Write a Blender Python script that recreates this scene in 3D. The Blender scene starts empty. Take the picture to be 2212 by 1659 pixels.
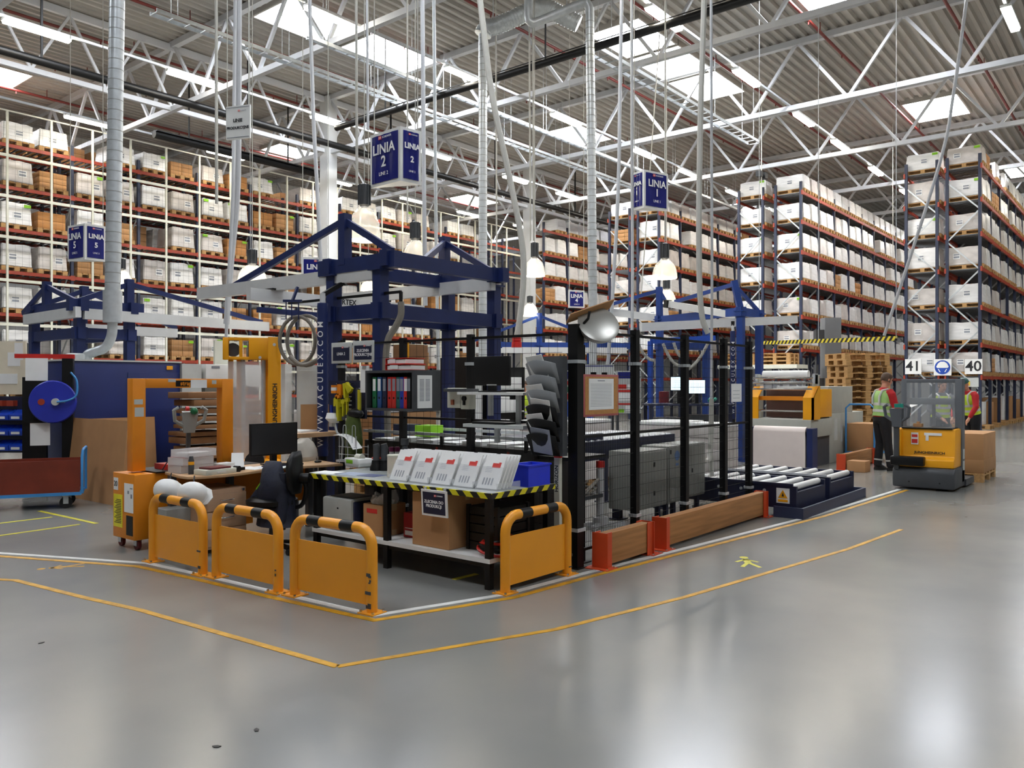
import bpy, bmesh, math, random
from mathutils import Vector, Matrix, Euler

# ---------------------------------------------------------------- camera
F, CX, CY, H = 1749.0, 1106.0, 829.5, 1.6          # focal length and centre in pixels of the 2212x1659 frame, eye height
YAW = math.atan(1424/1749)                          # world +X runs along the rack aisles, +Y across them
FW = Vector((math.cos(YAW), math.sin(YAW), 0)); RT = Vector((math.sin(YAW), -math.cos(YAW), 0))
sc = bpy.context.scene
C = sc.collection
cam = bpy.data.cameras.new('camera'); co = bpy.data.objects.new('camera', cam); C.objects.link(co)
co.location = (0, 0, H); co.rotation_euler = (math.pi/2, 0, YAW - math.pi/2)
cam.sensor_width = 36; cam.lens = 36*F/2212; cam.clip_end = 300; cam.clip_start = .05
sc.camera = co
# ---------------------------------------------------------------- world, exposure
w = bpy.data.worlds.new('World'); sc.world = w; w.use_nodes = True
bg = w.node_tree.nodes['Background']; bg.inputs[0].default_value = (.93, .96, 1, 1); bg.inputs[1].default_value = .14
vs = sc.view_settings; vs.view_transform = 'Standard'; vs.look = 'None'; vs.exposure = 1.74; vs.gamma = 1; vs.use_curve_mapping = False
sc.cycles.use_denoising = True
sc.cycles.max_bounces = 6; sc.cycles.diffuse_bounces = 3; sc.cycles.glossy_bounces = 3; sc.cycles.transparent_max_bounces = 12
sc.cycles.sample_clamp_indirect = 8
SKYLIGHT, TUBE, DOME = 11.0, 22.0, 1.0

# ---------------------------------------------------------------- helpers
R = random.Random(7)
def ray(u, v): return FW + RT*((u-CX)/F) + Vector((0, 0, (CY-v)/F))
def at(u, v, X=None, Y=None, Z=None, D=None):
    """the point of the hall seen at a pixel, on a plane X, Y or Z or at a distance D"""
    r = ray(u, v)
    t = D if D is not None else X/r.x if X is not None else Y/r.y if Y is not None else (Z-H)/r.z
    return Vector((0, 0, H)) + r*t
def lin(c):
    c = c.lstrip('#'); o = []
    for i in (0, 2, 4):
        x = int(c[i:i+2], 16)/255
        o.append(x/12.92 if x <= .04045 else ((x+.055)/1.055)**2.4)
    return tuple(o)
MATS = {}
def mat(key, col='808080', rough=.5, metal=0, var=.12, scale=6, bump=0, col2=None, rvar=0, spec=.5, alpha=1, trans=0, rnd=0, stretch=None):
    if key in MATS: return MATS[key]
    m = bpy.data.materials.new(key); m.use_nodes = True; nt = m.node_tree; N = nt.nodes; L = nt.links
    p = N['Principled BSDF']; a = lin(col); b = lin(col2) if col2 else tuple(x*(1-var) for x in a)
    tc = N.new('ShaderNodeTexCoord'); mp = N.new('ShaderNodeMapping'); nz = N.new('ShaderNodeTexNoise'); rp = N.new('ShaderNodeValToRGB')
    L.new(tc.outputs['Object'], mp.inputs[0]); L.new(mp.outputs[0], nz.inputs['Vector'])
    if stretch: mp.inputs['Scale'].default_value = stretch
    nz.inputs['Scale'].default_value = scale; nz.inputs['Detail'].default_value = 4
    rp.color_ramp.elements[0].position = .35; rp.color_ramp.elements[1].position = .65
    rp.color_ramp.elements[0].color = (*b, 1); rp.color_ramp.elements[1].color = (*a, 1)
    L.new(nz.outputs['Fac'], rp.inputs[0]); out = rp.outputs[0]
    if rnd:
        oi = N.new('ShaderNodeObjectInfo'); mr = N.new('ShaderNodeMapRange'); hs = N.new('ShaderNodeHueSaturation')
        mr.inputs['To Min'].default_value = 1-rnd; mr.inputs['To Max'].default_value = 1+rnd
        L.new(oi.outputs['Random'], mr.inputs['Value']); L.new(mr.outputs[0], hs.inputs['Value']); L.new(out, hs.inputs['Color']); out = hs.outputs[0]
    L.new(out, p.inputs['Base Color'])
    p.inputs['Roughness'].default_value = rough; p.inputs['Metallic'].default_value = metal
    p.inputs['Specular IOR Level'].default_value = spec; p.inputs['Alpha'].default_value = alpha; p.inputs['Transmission Weight'].default_value = trans
    if rvar:
        mr = N.new('ShaderNodeMapRange'); mr.inputs['To Min'].default_value = rough-rvar; mr.inputs['To Max'].default_value = rough+rvar
        L.new(nz.outputs['Fac'], mr.inputs['Value']); L.new(mr.outputs[0], p.inputs['Roughness'])
    if bump:
        bp = N.new('ShaderNodeBump'); bp.inputs['Strength'].default_value = bump; bp.inputs['Distance'].default_value = .02
        L.new(nz.outputs['Fac'], bp.inputs['Height']); L.new(bp.outputs[0], p.inputs['Normal'])
    MATS[key] = m; return m
def glow(key, col, strength):
    if key in MATS: return MATS[key]
    m = bpy.data.materials.new(key); m.use_nodes = True; N = m.node_tree.nodes
    p = N['Principled BSDF']; p.inputs['Base Color'].default_value = (*lin(col), 1)
    p.inputs['Emission Color'].default_value = (*lin(col), 1); p.inputs['Emission Strength'].default_value = strength
    MATS[key] = m; return m
def stripes(key, c1, c2, period, axis=(1, 0, 1), rough=.5, duty=.5):
    """diagonal or straight two-colour bands along an axis of the object"""
    if key in MATS: return MATS[key]
    m = bpy.data.materials.new(key); m.use_nodes = True; N = m.node_tree.nodes; L = m.node_tree.links
    p = N['Principled BSDF']; tc = N.new('ShaderNodeTexCoord'); d = N.new('ShaderNodeVectorMath'); d.operation = 'DOT_PRODUCT'
    d.inputs[1].default_value = axis; L.new(tc.outputs['Object'], d.inputs[0])
    a = N.new('ShaderNodeMath'); a.operation = 'MULTIPLY'; a.inputs[1].default_value = 1/period; L.new(d.outputs['Value'], a.inputs[0])
    f = N.new('ShaderNodeMath'); f.operation = 'FRACT'; L.new(a.outputs[0], f.inputs[0])
    g = N.new('ShaderNodeMath'); g.operation = 'GREATER_THAN'; g.inputs[1].default_value = duty; L.new(f.outputs[0], g.inputs[0])
    x = N.new('ShaderNodeMix'); x.data_type = 'RGBA'; L.new(g.outputs[0], x.inputs['Factor'])
    x.inputs['A'].default_value = (*lin(c1), 1); x.inputs['B'].default_value = (*lin(c2), 1)
    L.new(x.outputs['Result'], p.inputs['Base Color']); p.inputs['Roughness'].default_value = rough
    MATS[key] = m; return m

class MB:
    """collects simple shapes into one mesh"""
    def __init__(s): s.v = []; s.f = []; s.m = []
    def _a(s, vs, fs, m=0):
        n = len(s.v); s.v += [Vector(x) for x in vs]; s.f += [tuple(n+i for i in q) for q in fs]; s.m += [m]*len(fs); return s
    def box(s, x0, x1, y0, y1, z0, z1, m=0):
        e = (len(s.v)//8 % 6)*.00011   # no two boxes of a mesh share a plane exactly
        if min(abs(x1-x0), abs(y1-y0), abs(z1-z0)) > .004: x0 += e; x1 -= e; y0 += e; y1 -= e; z0 += e; z1 -= e
        return s._a([(x, y, z) for z in (z0, z1) for y in (y0, y1) for x in (x0, x1)],
                    [(0, 2, 3, 1), (4, 5, 7, 6), (0, 1, 5, 4), (2, 6, 7, 3), (0, 4, 6, 2), (1, 3, 7, 5)], m)
    def bx(s, c, d, m=0):
        return s.box(c[0]-d[0]/2, c[0]+d[0]/2, c[1]-d[1]/2, c[1]+d[1]/2, c[2]-d[2]/2, c[2]+d[2]/2, m)
    def bar(s, p, q, w, h=None, m=0, up=(0, 0, 1)):
        p, q = Vector(p), Vector(q); h = h or w; t = (q-p).normalized(); up = Vector(up)
        if abs(t.dot(up)) > .99: up = Vector((1, 0, 0))
        a = t.cross(up).normalized()*w/2; b = a.cross(t).normalized()*h/2
        return s._a([e+i*a+j*b for e in (p, q) for i, j in ((-1, -1), (1, -1), (1, 1), (-1, 1))],
                    [(3, 2, 1, 0), (4, 5, 6, 7), (0, 1, 5, 4), (1, 2, 6, 5), (2, 3, 7, 6), (3, 0, 4, 7)], m)
    def tube(s, pts, r, n=8, m=0, closed=False):
        P = [Vector(p) for p in pts]; k = len(P); rs = r if isinstance(r, (list, tuple)) else [r]*k
        T = []
        for i in range(k):
            a = P[(i-1) % k] if closed or i else P[0]; b = P[(i+1) % k] if closed or i < k-1 else P[-1]
            T.append((b-a).normalized() if (b-a).length > 1e-9 else Vector((0, 0, 1)))
        nrm = T[0].orthogonal().normalized(); vs = []; fs = []
        for i in range(k):
            nrm = (nrm - T[i]*nrm.dot(T[i])).normalized(); bn = T[i].cross(nrm)
            vs += [P[i]+rs[i]*(math.cos(2*math.pi*j/n)*nrm+math.sin(2*math.pi*j/n)*bn) for j in range(n)]
        for i in range(k if closed else k-1):
            i2 = (i+1) % k
            fs += [(i*n+j, i*n+(j+1) % n, i2*n+(j+1) % n, i2*n+j) for j in range(n)]
        if not closed: fs += [tuple(range(n-1, -1, -1)), tuple((k-1)*n+j for j in range(n))]
        return s._a(vs, fs, m)
    def cyl(s, p, q, r, n=16, r2=None, m=0): return s.tube([p, q], [r, r if r2 is None else r2], n, m)
    def lathe(s, prof, c=(0, 0, 0), n=24, m=0, ax='z'):
        vs = []; fs = []; k = len(prof)
        for r, z in prof:
            for j in range(n):
                a = 2*math.pi*j/n; x, y = r*math.cos(a), r*math.sin(a)
                q = (x, y, z) if ax == 'z' else (z, x, y) if ax == 'x' else (y, z, x)
                vs.append(Vector(q)+Vector(c))
        for i in range(k-1): fs += [(i*n+j, i*n+(j+1) % n, (i+1)*n+(j+1) % n, (i+1)*n+j) for j in range(n)]
        if prof[0][0] > 1e-4: fs.append(tuple(range(n-1, -1, -1)))
        if prof[-1][0] > 1e-4: fs.append(tuple((k-1)*n+j for j in range(n)))
        return s._a(vs, fs, m)
    def loft(s, rings, n=14, m=0, cap=True):
        """rings of (centre, half-width a along x, half-depth b along y[, rotation]) joined into a skin"""
        vs = []; fs = []; k = len(rings)
        for g in rings:
            c, a, b = Vector(g[0]), g[1], g[2]; M = g[3] if len(g) > 3 else None
            for j in range(n):
                t = 2*math.pi*j/n; q = Vector((a*math.cos(t), b*math.sin(t), 0))
                vs.append(c + (M @ q if M else q))
        for i in range(k-1): fs += [(i*n+j, i*n+(j+1) % n, (i+1)*n+(j+1) % n, (i+1)*n+j) for j in range(n)]
        if cap: fs += [tuple(range(n-1, -1, -1)), tuple((k-1)*n+j for j in range(n))]
        return s._a(vs, fs, m)
    def prism(s, poly, a, b, plane='xy', m=0):
        k = len(poly)
        g = {'xy': lambda p, h: (p[0], p[1], h), 'xz': lambda p, h: (p[0], h, p[1]), 'yz': lambda p, h: (h, p[0], p[1])}[plane]
        return s._a([g(p, a) for p in poly]+[g(p, b) for p in poly],
                    [tuple(range(k-1, -1, -1)), tuple(range(k, 2*k))]+[(i, (i+1) % k, k+(i+1) % k, k+i) for i in range(k)], m)
    def quad(s, a, b, c, d, m=0): return s._a([a, b, c, d], [(0, 1, 2, 3)], m)
    def sphere(s, c, r, n=12, sc=(1, 1, 1), m=0):
        k = n//2
        pr = [(math.sin(math.pi*i/k)*r, -math.cos(math.pi*i/k)*r) for i in range(k+1)]
        o = len(s.v); s.lathe(pr, (0, 0, 0), n, m)
        for i in range(o, len(s.v)): v = s.v[i]; s.v[i] = Vector((v.x*sc[0], v.y*sc[1], v.z*sc[2]))+Vector(c)
        return s
    def xf(s, M, start=0):
        for i in range(start, len(s.v)): s.v[i] = M @ s.v[i]
        return s
    def add(s, o, M=None):
        n = len(s.v); s.v += [M @ v if M else v.copy() for v in o.v]; s.f += [tuple(n+i for i in q) for q in o.f]; s.m += o.m; return s
    def mesh(s, name, mats, bevel=0, smooth=True, ang=35):
        me = bpy.data.meshes.new(name); me.from_pydata([tuple(v) for v in s.v], [], s.f)
        for m in (mats if isinstance(mats, (list, tuple)) else [mats]): me.materials.append(m)
        me.polygons.foreach_set('material_index', s.m)
        bm = bmesh.new(); bm.from_mesh(me)
        if bevel: bmesh.ops.bevel(bm, geom=[e for e in bm.edges if len(e.link_faces) == 2 and e.calc_face_angle(0) > .6], offset=bevel, segments=2, affect='EDGES', profile=.5, clamp_overlap=True)
        bmesh.ops.recalc_face_normals(bm, faces=bm.faces)
        bm.to_mesh(me); bm.free()
        if smooth:
            me.polygons.foreach_set('use_smooth', [True]*len(me.polygons)); me.set_sharp_from_angle(angle=math.radians(ang))
        return me
def clean(o, label, cat, group, kind):
    if label: o['label'] = label
    if cat: o['category'] = cat
    if group: o['group'] = group
    if kind: o['kind'] = kind
    return o
def T(name, label, cat, loc=(0, 0, 0), rz=0, group=None):
    o = bpy.data.objects.new(name, None); C.objects.link(o); o.location = loc; o.rotation_euler = (0, 0, rz); o.empty_display_size = .1
    return clean(o, label, cat, group, None)
SPLIT = set('paint_chip rule tape frame bracket clamp hook hanger fork support_arm wheel bolt rail end_plate rail_post red_marks guide_rods leg foot feet post yellow_guard upright corner_posts wheel caster roller_wheel inner_mast lift_cylinder side_tables clip red_mark orange_boxes oranges side_frame guide_rails film_web base_foot rivet side_units lower_boxes papers notice panel_sheet peeled_sticker nothing'.split())
ONE = {'red_marks': 'red_mark', 'guide_rods': 'guide_rod', 'feet': 'foot', 'corner_posts': 'corner_post', 'side_tables': 'side_table', 'guide_rails': 'guide_rail', 'orange_boxes': 'orange_box', 'side_units': 'side_unit', 'lower_boxes': 'lower_box'}
def pieces(mb):
    """the separate pieces of a collected shape; pieces that touch stay together"""
    par = list(range(len(mb.v)))
    def f(i):
        while par[i] != i: par[i] = par[par[i]]; i = par[i]
        return i
    for q in mb.f:
        for i in q[1:]: par[f(i)] = f(q[0])
    g = {}
    for k, q in enumerate(mb.f): g.setdefault(f(q[0]), []).append(k)
    L = []
    for ks in g.values():
        vs_ = [mb.v[i] for k in ks for i in mb.f[k]]; L.append([ks, [min(v[a] for v in vs_)-.004 for a in range(3)], [max(v[a] for v in vs_)+.004 for a in range(3)]])
    i = 0
    while i < len(L):
        j = i+1; hit = False
        while j < len(L):
            if all(L[i][1][a] <= L[j][2][a] and L[j][1][a] <= L[i][2][a] for a in range(3)):
                L[i] = [L[i][0]+L[j][0], [min(L[i][1][a], L[j][1][a]) for a in range(3)], [max(L[i][2][a], L[j][2][a]) for a in range(3)]]; L.pop(j); hit = True
            else: j += 1
        i += 0 if hit else 1
    out = []
    for ks, _a, _b in L:
        o = MB(); ids = {}
        for k in ks:
            for i in mb.f[k]:
                if i not in ids: ids[i] = len(o.v); o.v.append(mb.v[i])
            o.f.append(tuple(ids[i] for i in mb.f[k])); o.m.append(mb.m[k])
        out.append(o)
    return out
def P(par, name, mb, m, world=False, **kw):
    if isinstance(mb, MB) and name in SPLIT:
        L = pieces(mb)
        if 1 < len(L) < 40: return [P1(par, ONE.get(name, name), q, m, world, **kw) for q in L][0]
    return P1(par, name, mb, m, world, **kw)
def P1(par, name, mb, m, world=False, label=None, bevel=0, loc=None, rot=None, smooth=True, ang=35, kind=None):
    """a part: mesh in its thing's own axes (world=True: given in hall coordinates, moved back to the thing)"""
    if world and par is not None: 
        q = Vector(par.location) if par.parent is None else Vector(par.parent.location)
        for i in range(len(mb.v)): mb.v[i] = mb.v[i]-q
    o = bpy.data.objects.new(name, mb.mesh(name, m, bevel, smooth, ang) if isinstance(mb, MB) else mb); C.objects.link(o)
    if par is not None: o.parent = par
    if loc is not None: o.location = loc
    if rot is not None: o.rotation_euler = rot
    return clean(o, label, None, None, kind)
def S(name, mb, m, label, cat, loc=(0, 0, 0), rz=0, group=None, kind=None, bevel=0, world=False, smooth=True):
    """a thing that is one mesh"""
    if world: mb.xf(Matrix.Translation(-Vector(loc)))
    o = bpy.data.objects.new(name, mb.mesh(name, m, bevel, smooth)); C.objects.link(o); o.location = loc; o.rotation_euler = (0, 0, rz)
    return clean(o, label, cat, group, kind)
def struct(name, mb, m, smooth=True):
    o = bpy.data.objects.new(name, mb.mesh(name, m, 0, smooth)); C.objects.link(o); o['kind'] = 'structure'; return o
def dup(o, loc=None, rz=None, label=None, group=None):
    c = o.copy(); C.objects.link(c)
    if loc is not None: c.location = loc
    if rz is not None: c.rotation_euler = (0, 0, rz)
    if label: c['label'] = label
    if group: c['group'] = group
    for k in list(o.children):
        d = k.copy(); C.objects.link(d); d.parent = c
        for g in list(k.children): e = g.copy(); C.objects.link(e); e.parent = d
    return c
def face(n):
    """rotation that turns a text or a sheet in XY to face the horizontal direction n"""
    n = Vector(n).normalized(); x = Vector((0, 0, 1)).cross(n); y = n.cross(x)
    return Matrix((x, y, n)).transposed().to_euler()
def text(par, body, size, loc, n, m, name='lettering', bold=0, sx=1, align='CENTER', space=1, rot=None, lead=1):
    cu = bpy.data.curves.new(name, 'FONT'); cu.body = body; cu.size = size; cu.align_x = align; cu.align_y = 'CENTER'; cu.extrude = .0008
    cu.offset = bold; cu.space_character = space; cu.space_line = lead; cu.resolution_u = 3
    t = bpy.data.objects.new(name, cu); C.objects.link(t); bpy.context.view_layer.update()
    me = bpy.data.meshes.new_from_object(t.evaluated_get(bpy.context.evaluated_depsgraph_get())); bpy.data.objects.remove(t); bpy.data.curves.remove(cu)
    me.materials.clear(); me.materials.append(m)
    o = bpy.data.objects.new(name, me); C.objects.link(o); o.parent = par; o.location = loc; o.rotation_euler = rot or face(n); o.scale = (sx, 1, 1)
    return o
def sag(p, q, d, n=12):
    p, q = Vector(p), Vector(q); return [p.lerp(q, i/n)-Vector((0, 0, d*4*(i/n)*(1-i/n))) for i in range(n+1)]
def spline(pts, n=6):
    P_ = [Vector(p) for p in pts]; out = []
    for i in range(len(P_)-1):
        a, b, c, d = P_[max(i-1, 0)], P_[i], P_[i+1], P_[min(i+2, len(P_)-1)]
        for k in range(n):
            t = k/n; out.append(.5*((2*b)+(c-a)*t+(2*a-5*b+4*c-d)*t*t+(3*b-a-3*c+d)*t**3))
    return out+[P_[-1]]
ORD = 'zeroth first second third fourth fifth sixth seventh eighth ninth tenth eleventh twelfth thirteenth fourteenth fifteenth sixteenth seventeenth eighteenth nineteenth twentieth twenty-first twenty-second twenty-third twenty-fourth twenty-fifth twenty-sixth twenty-seventh'.split()

# ---------------------------------------------------------------- materials
m_white = mat('white_paint', 'e6e6e2', .45, 0, .05); m_steelw = mat('white_steel', 'c2c4c7', .4, 0, .06, 3)
m_blue = mat('navy_paint', '1b2b60', .42, 0, .25, 3); m_blue2 = mat('bright_blue_paint', '2450b4', .4, 0, .15); m_upr = mat('rack_navy', '27304a', .5, 0, .25, 3)
m_sign = mat('sign_blue', '282c78', .1, 0, .08); m_dnavy = mat('dark_navy', '161d3c', .5, 0, .2)
m_org = mat('rack_orange', 'a83c23', .5, 0, .18, 3); m_yel = mat('guard_orange', 'f5a324', .38, 0, .06, 2); m_yel2 = mat('strapper_orange', 'ec8f14', .45, 0, .14, 3)
m_trk = mat('truck_yellow', 'f7ab12', .4, 0, .07, 2); m_blk = mat('black_paint', '0b0b0c', .45, 0, .3, spec=.35); m_rub = mat('black_rubber', '1a1a1b', .75, 0, .3)
m_gry = mat('grey_paint', '9a9c98', .5, 0, .08); m_dgr = mat('dark_grey', '45474a', .5, 0, .15); m_lgr = mat('light_grey', 'c4c7c3', .5, 0, .06)
m_galv = mat('galvanised', 'c6cbcd', .38, .35, .15, 9); m_alu = mat('aluminium', 'e2e3e2', .35, .2, .05); m_chr = mat('chrome', 'd8dade', .15, 1, .05)
m_card = mat('cardboard', 'b98a5c', .8, 0, .1, 4); m_card2 = mat('cardboard_dark', '8f6642', .8, 0, .15, 4); m_wood = mat('pallet_wood', 'c79b63', .8, 0, .3, 5, stretch=(1, 6, 6))
m_beam = mat('timber', 'b07a46', .75, 0, .3, 3, stretch=(.5, 8, 8)); m_desk = mat('desk_wood', 'cda67c', .45, 0, .12, 3, stretch=(1, 8, 8))
m_film = mat('wrap_film', 'efeeec', .28, 0, .14, 2.2, .35, rnd=.1, stretch=(1, 1, 3)); m_film2 = mat('wrap_film_brown', 'dad3cd', .3, 0, .22, 2.5, .35, rnd=.12)
m_paper = mat('paper', 'f1f1ee', .7, 0, .04); m_red = mat('red_plastic', 'cf2a22', .4, 0, .12); m_redd = mat('oxide_red', 'a03022', .55, 0, .2)
m_green = mat('green_tape', '8fd024', .5, 0, .1); m_grn = mat('binder_green', '0f6b3f', .4, 0, .1); m_pipe = mat('sprinkler_red', '74261f', .5, 0, .15)
m_cable = mat('grey_cable', 'bdbbb2', .55, 0, .1); m_hose = mat('hose_grey', '8a8378', .5, 0, .15); m_cream = mat('cream_steel', 'd9d8c8', .5, 0, .06)
m_ink = mat('print_ink', '1b1c22', .6, 0, .1); m_text = mat('print_white', 'f4f4f4', .5, 0, .02); m_inkr = mat('print_red', 'd8352c', .5, 0, .05); m_inkg = mat('print_grey', '8b8f98', .6, 0, .05)
m_clear = mat('clear_plastic', 'f4f6f8', .08, 0, .02, alpha=.22); m_haz = stripes('hazard_tape', '151515', 'd9cf1e', .105, (.7, .7, -.7), .45)
m_yline = mat('floor_paint_yellow', 'd8a01e', .5, 0, .35, 9); m_wline = mat('floor_paint_white', 'd9d9d4', .5, 0, .15, 9); m_yl2 = mat('floor_tape_yellow', 'd9cf3a', .5, 0, .2, 9)
# ================================================================ the hall
X0, X1, Y0_, Y1_ = -14, 74, -16, 36.5
# floor: polished concrete, grey coating with clouds of wear
m_floor = mat('floor_coating', '88867f', .23, 0, .1, .55, 0, col2='797a77', rvar=.09, spec=.55)
struct('floor', MB().box(X0, X1, Y0_, Y1_, -.2, 0), m_floor)
m_deck = mat('roof_sheet', 'a5a097', .5, 0, .08, 2); m_wall = mat('wall_panel', 'c4c3be', .6, 0, .06, 1)
# corrugated roof sheet, ribs along X
mb = MB(); y = Y0_; prof = []
while y < Y1_: prof += [(y, 12.16), (y+.10, 12.16), (y+.14, 12.25), (y+.26, 12.25)]; y += .30
vs_ = [(x, p[0], p[1]) for x in (X0, X1) for p in prof]; k = len(prof)
mb._a(vs_, [(i, i+1, k+i+1, k+i) for i in range(k-1)])
struct('ceiling', mb, m_deck, False)
struct('wall_left', MB().box(X0, X1, Y1_, Y1_+.3, 0, 12.6), m_wall); struct('wall_right', MB().box(X0, X1, Y0_-.3, Y0_, 0, 12.6), m_wall); struct('wall_front', MB().box(X0-.3, X0, Y0_, Y1_, 0, 12.6), m_wall); struct('wall_back', MB().box(X1, X1+.3, Y0_, Y1_, 0, 12.6), m_wall)
# skylights: translucent domes in the roof, daylight behind them
m_sky = glow('skylight_daylight', 'f2f7ff', SKYLIGHT)
SK = [(13.2, 15.9, 18.3, 20.2), (16.1, 18.9, 18.3, 20.2), (20.2, 22.4, 11.8, 13.5), (22.6, 25.0, 11.8, 13.5), (25.2, 27.6, 11.8, 13.5), (19.6, 23.1, 6.1, 7.85), (32.7, 35.3, 6.0, 7.8), (26.9, 29.4, 18.5, 20.2),
      (33.0, 35.6, 30.0, 31.7), (8.6, 11.0, 29.9, 31.7), (20.9, 22.9, 30.0, 31.4), (45.5, 47.8, 4.6, 6.3), (7.2, 9.8, 18.3, 20.2), (6, 9, 6, 7.8), (-2, 1, 6, 7.8), (-2, 1, 18, 20), (6, 9, -6, -4.2), (-2, 1, -6, -4.2), (19, 22, -6, -4.2), (32, 35, -6, -4.2), (44.5, 47, 18.4, 20.2), (56, 59, 6, 8), (56, 59, 18, 20)]
for i, (a, b, c, d) in enumerate(SK):
    o = struct('window_%d' % (i+1), MB().box(a, b, c, d, 12.10, 12.26), m_sky)
    f = MB()
    for q in ((a-.06, b+.06, c-.06, c), (a-.06, b+.06, d, d+.06), (a-.06, a, c, d), (b, b+.06, c, d)): f.box(*q, 12.02, 12.27)
    P(o, 'window_frame', f, m_deck)
# trusses across the hall every 6 m: bottom chord, top chord and diagonals of one welded frame
TX = [.8+6*i for i in range(-1, 11)]
for X in TX:
    m = MB(); m.box(X-.075, X+.075, Y0_, Y1_-.1, 10.02, 10.17); m.box(X-.09, X+.09, Y0_, Y1_-.1, 11.98, 12.16)
    for k in range(-5, 12):
        b = 1.4+3*k
        for t in (b-1.5, b+1.5):
            if Y0_ < t < Y1_-.2 and Y0_ < b < Y1_-.2: m.bar((X, b+(t-b)*.04, 10.15), (X, t-(t-b)*.04, 12.0), .085, .085, up=(1, 0, 0))
    struct('ceiling_truss', m, m_steelw)
# girder along the column line, and the columns
for Yc in (24.0,):
    m = MB(); m.box(X0, X1, Yc-.06, Yc+.06, 10.05, 10.19); m.box(X0, X1, Yc-.06, Yc+.06, 11.9, 12.1)
    for k in range(36):
        b = -7.7+2*k+.5
        for t in (b-1, b+1): m.bar((b, Yc, 10.15), (t, Yc, 11.95), .07, .07, up=(0, 1, 0))
    struct('ceiling_girder', m, m_steelw)
m_colm = mat('column_concrete', 'c3c4c3', .6, 0, .06, 2)
for X in (6.8, 18.8, 30.8, 42.8, 54.8): struct('column', MB().box(X-.22, X+.22, 23.78, 24.22, 0, 12.1), m_colm)
# sprinkler pipes under the roof
PY = [1.45, 4.7, 7.94, 11.2, 14.6, 18.05, 21.5, 24.8, 28.05, 31.3]
for i, yy in enumerate(PY):
    m = MB().tube([(X0, yy, 11.86), (X1, yy, 11.86)], .045, 8)
    for k in range(14): m.bar((X0+2+6*k, yy, 11.86), (X0+2+6*k, yy, 12.158), .02)
    for k in range(26): m.cyl((X0+1+3*k, yy, 11.82), (X0+1+3*k, yy, 11.74), .02, 6)
    S('sprinkler_pipe', m, m_pipe, 'red sprinkler pipe under the roof, %s counted from the open floor side' % ORD[i+1], 'pipe', group='red sprinkler pipes')
# light rows: a white trunking along X with tube fittings
rows = {21.15: [7.15, 11.15, 15.9, 20.75, 25.45, 29.15, 33.8, 38.4, 43], 27.2: [6.2, 10.95, 15.85, 21.0, 25.4, 29.2, 33.6, 38.2], 15.1: [11.2, 15.75, 20.55, 25.5, 29.1, 33.5, 38, 42.6], 9.15: [11.6, 16.1, 20.8, 25.35, 29.0, 33.5, 38.2, 42.8, 47.3], 2.9: [16.6, 21.2, 25.7, 30.2, 34.8, 39.2, 43.8]}
nm = {21.15: 'row over the LINIA 2 crane', 27.2: 'row beside the screened rack', 15.1: 'row through the middle skylights', 9.15: 'row leading to rack 41', 2.9: 'row over the wide aisle'}
m_tube = glow('light_tube', 'fff6e4', TUBE)
proto = None
for yy, xs in rows.items():
    m = MB().box(5.5, 52, yy-.03, yy+.03, 10.17, 10.23)
    S('light_trunking', m, m_galv, 'thin metal light trunking carrying the tube lamps, %s' % nm[yy], 'trunking', group='light trunkings')
    for i, x in enumerate(xs):
        lb = 'long white tube lamp, %s, %s from its near end' % (nm[yy], ORD[i+1])
        if proto is None:
            proto = T('ceiling_lamp', lb, 'ceiling lamp', (x, yy, 10.17), group='tube lamps under the roof')
            P(proto, 'housing', MB().box(0, 1.5, -.11, .11, -.06, 0), m_white)
            P(proto, 'diffuser', MB().prism([(-.1, -.06), (-.085, -.12), (.085, -.12), (.1, -.06)], .02, 1.48, 'yz'), m_tube)
        else: dup(proto, (x, yy, 10.17), label=lb)
# large pipes and cable ways
S('heating_pipe', MB().tube([(16.45, 6.0, 9.74), (16.45, 20.6, 9.74)], .095, 12).bar((16.33, 6.0, 9.82), (16.33, 20.6, 9.82), .02).bar((16.45, 12.3, 9.74), (16.45, 12.3, 12.155), .03).bar((16.45, 18.3, 9.74), (16.45, 18.3, 12.05), .03), m_blk, 'black insulated pipe crossing the hall below the skylight strip', 'pipe')
m = MB().tube([(4, 22.5, 9.88), (40, 22.5, 9.88)], .11, 12)
for k in range(6): m.bar((8.5+6*k, 22.5, 9.88), (8.5+6*k, 22.5, 12.155), .05)
S('heating_pipe', m, m_blk, 'dark radiant heating pipe along the column line above the cranes', 'pipe')
m = MB().tube([(13.3, 26.1, 9.87), (20, 26.1, 9.87)], .13, 10).box(13.3, 20, 25.9, 26.3, 9.95, 9.98)
for k in range(2): m.bar((14.5+4*k, 26.05, 9.9), (14.5+4*k, 26.05, 12.155), .04)
S('heating_pipe', m, m_blk, 'dark radiant heater tube with its hood in front of the screened rack', 'pipe')
def ladder(yy, z, xa, xb, label, wd=.3):
    m = MB()
    for s in (-1, 1): m.box(xa, xb, yy+s*wd/2-.015, yy+s*wd/2+.015, z, z+.09)
    x = xa
    while x < xb: m.box(x, x+.03, yy-wd/2, yy+wd/2, z, z+.02); x += .4
    k = xa+.5
    while k < xb:
        for s in (-1, 1): m.bar((k, yy+s*wd/2, z), (k, yy+s*wd/2, 12.155), .012)
        k += 3
    S('cable_tray', m, m_galv, label, 'cable tray')
ladder(17.7, 9.9, 9, 31, 'galvanised cable tray running beside the bright skylight strip')
ladder(16.1, 9.9, 12, 40, 'thin galvanised cable tray beside the lamp row of the middle skylights', .12)
ladder(11.2, 9.9, 17, 27, 'open cable ladder crossing under the skylights behind the LINIA 1 cube', .4)
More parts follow.
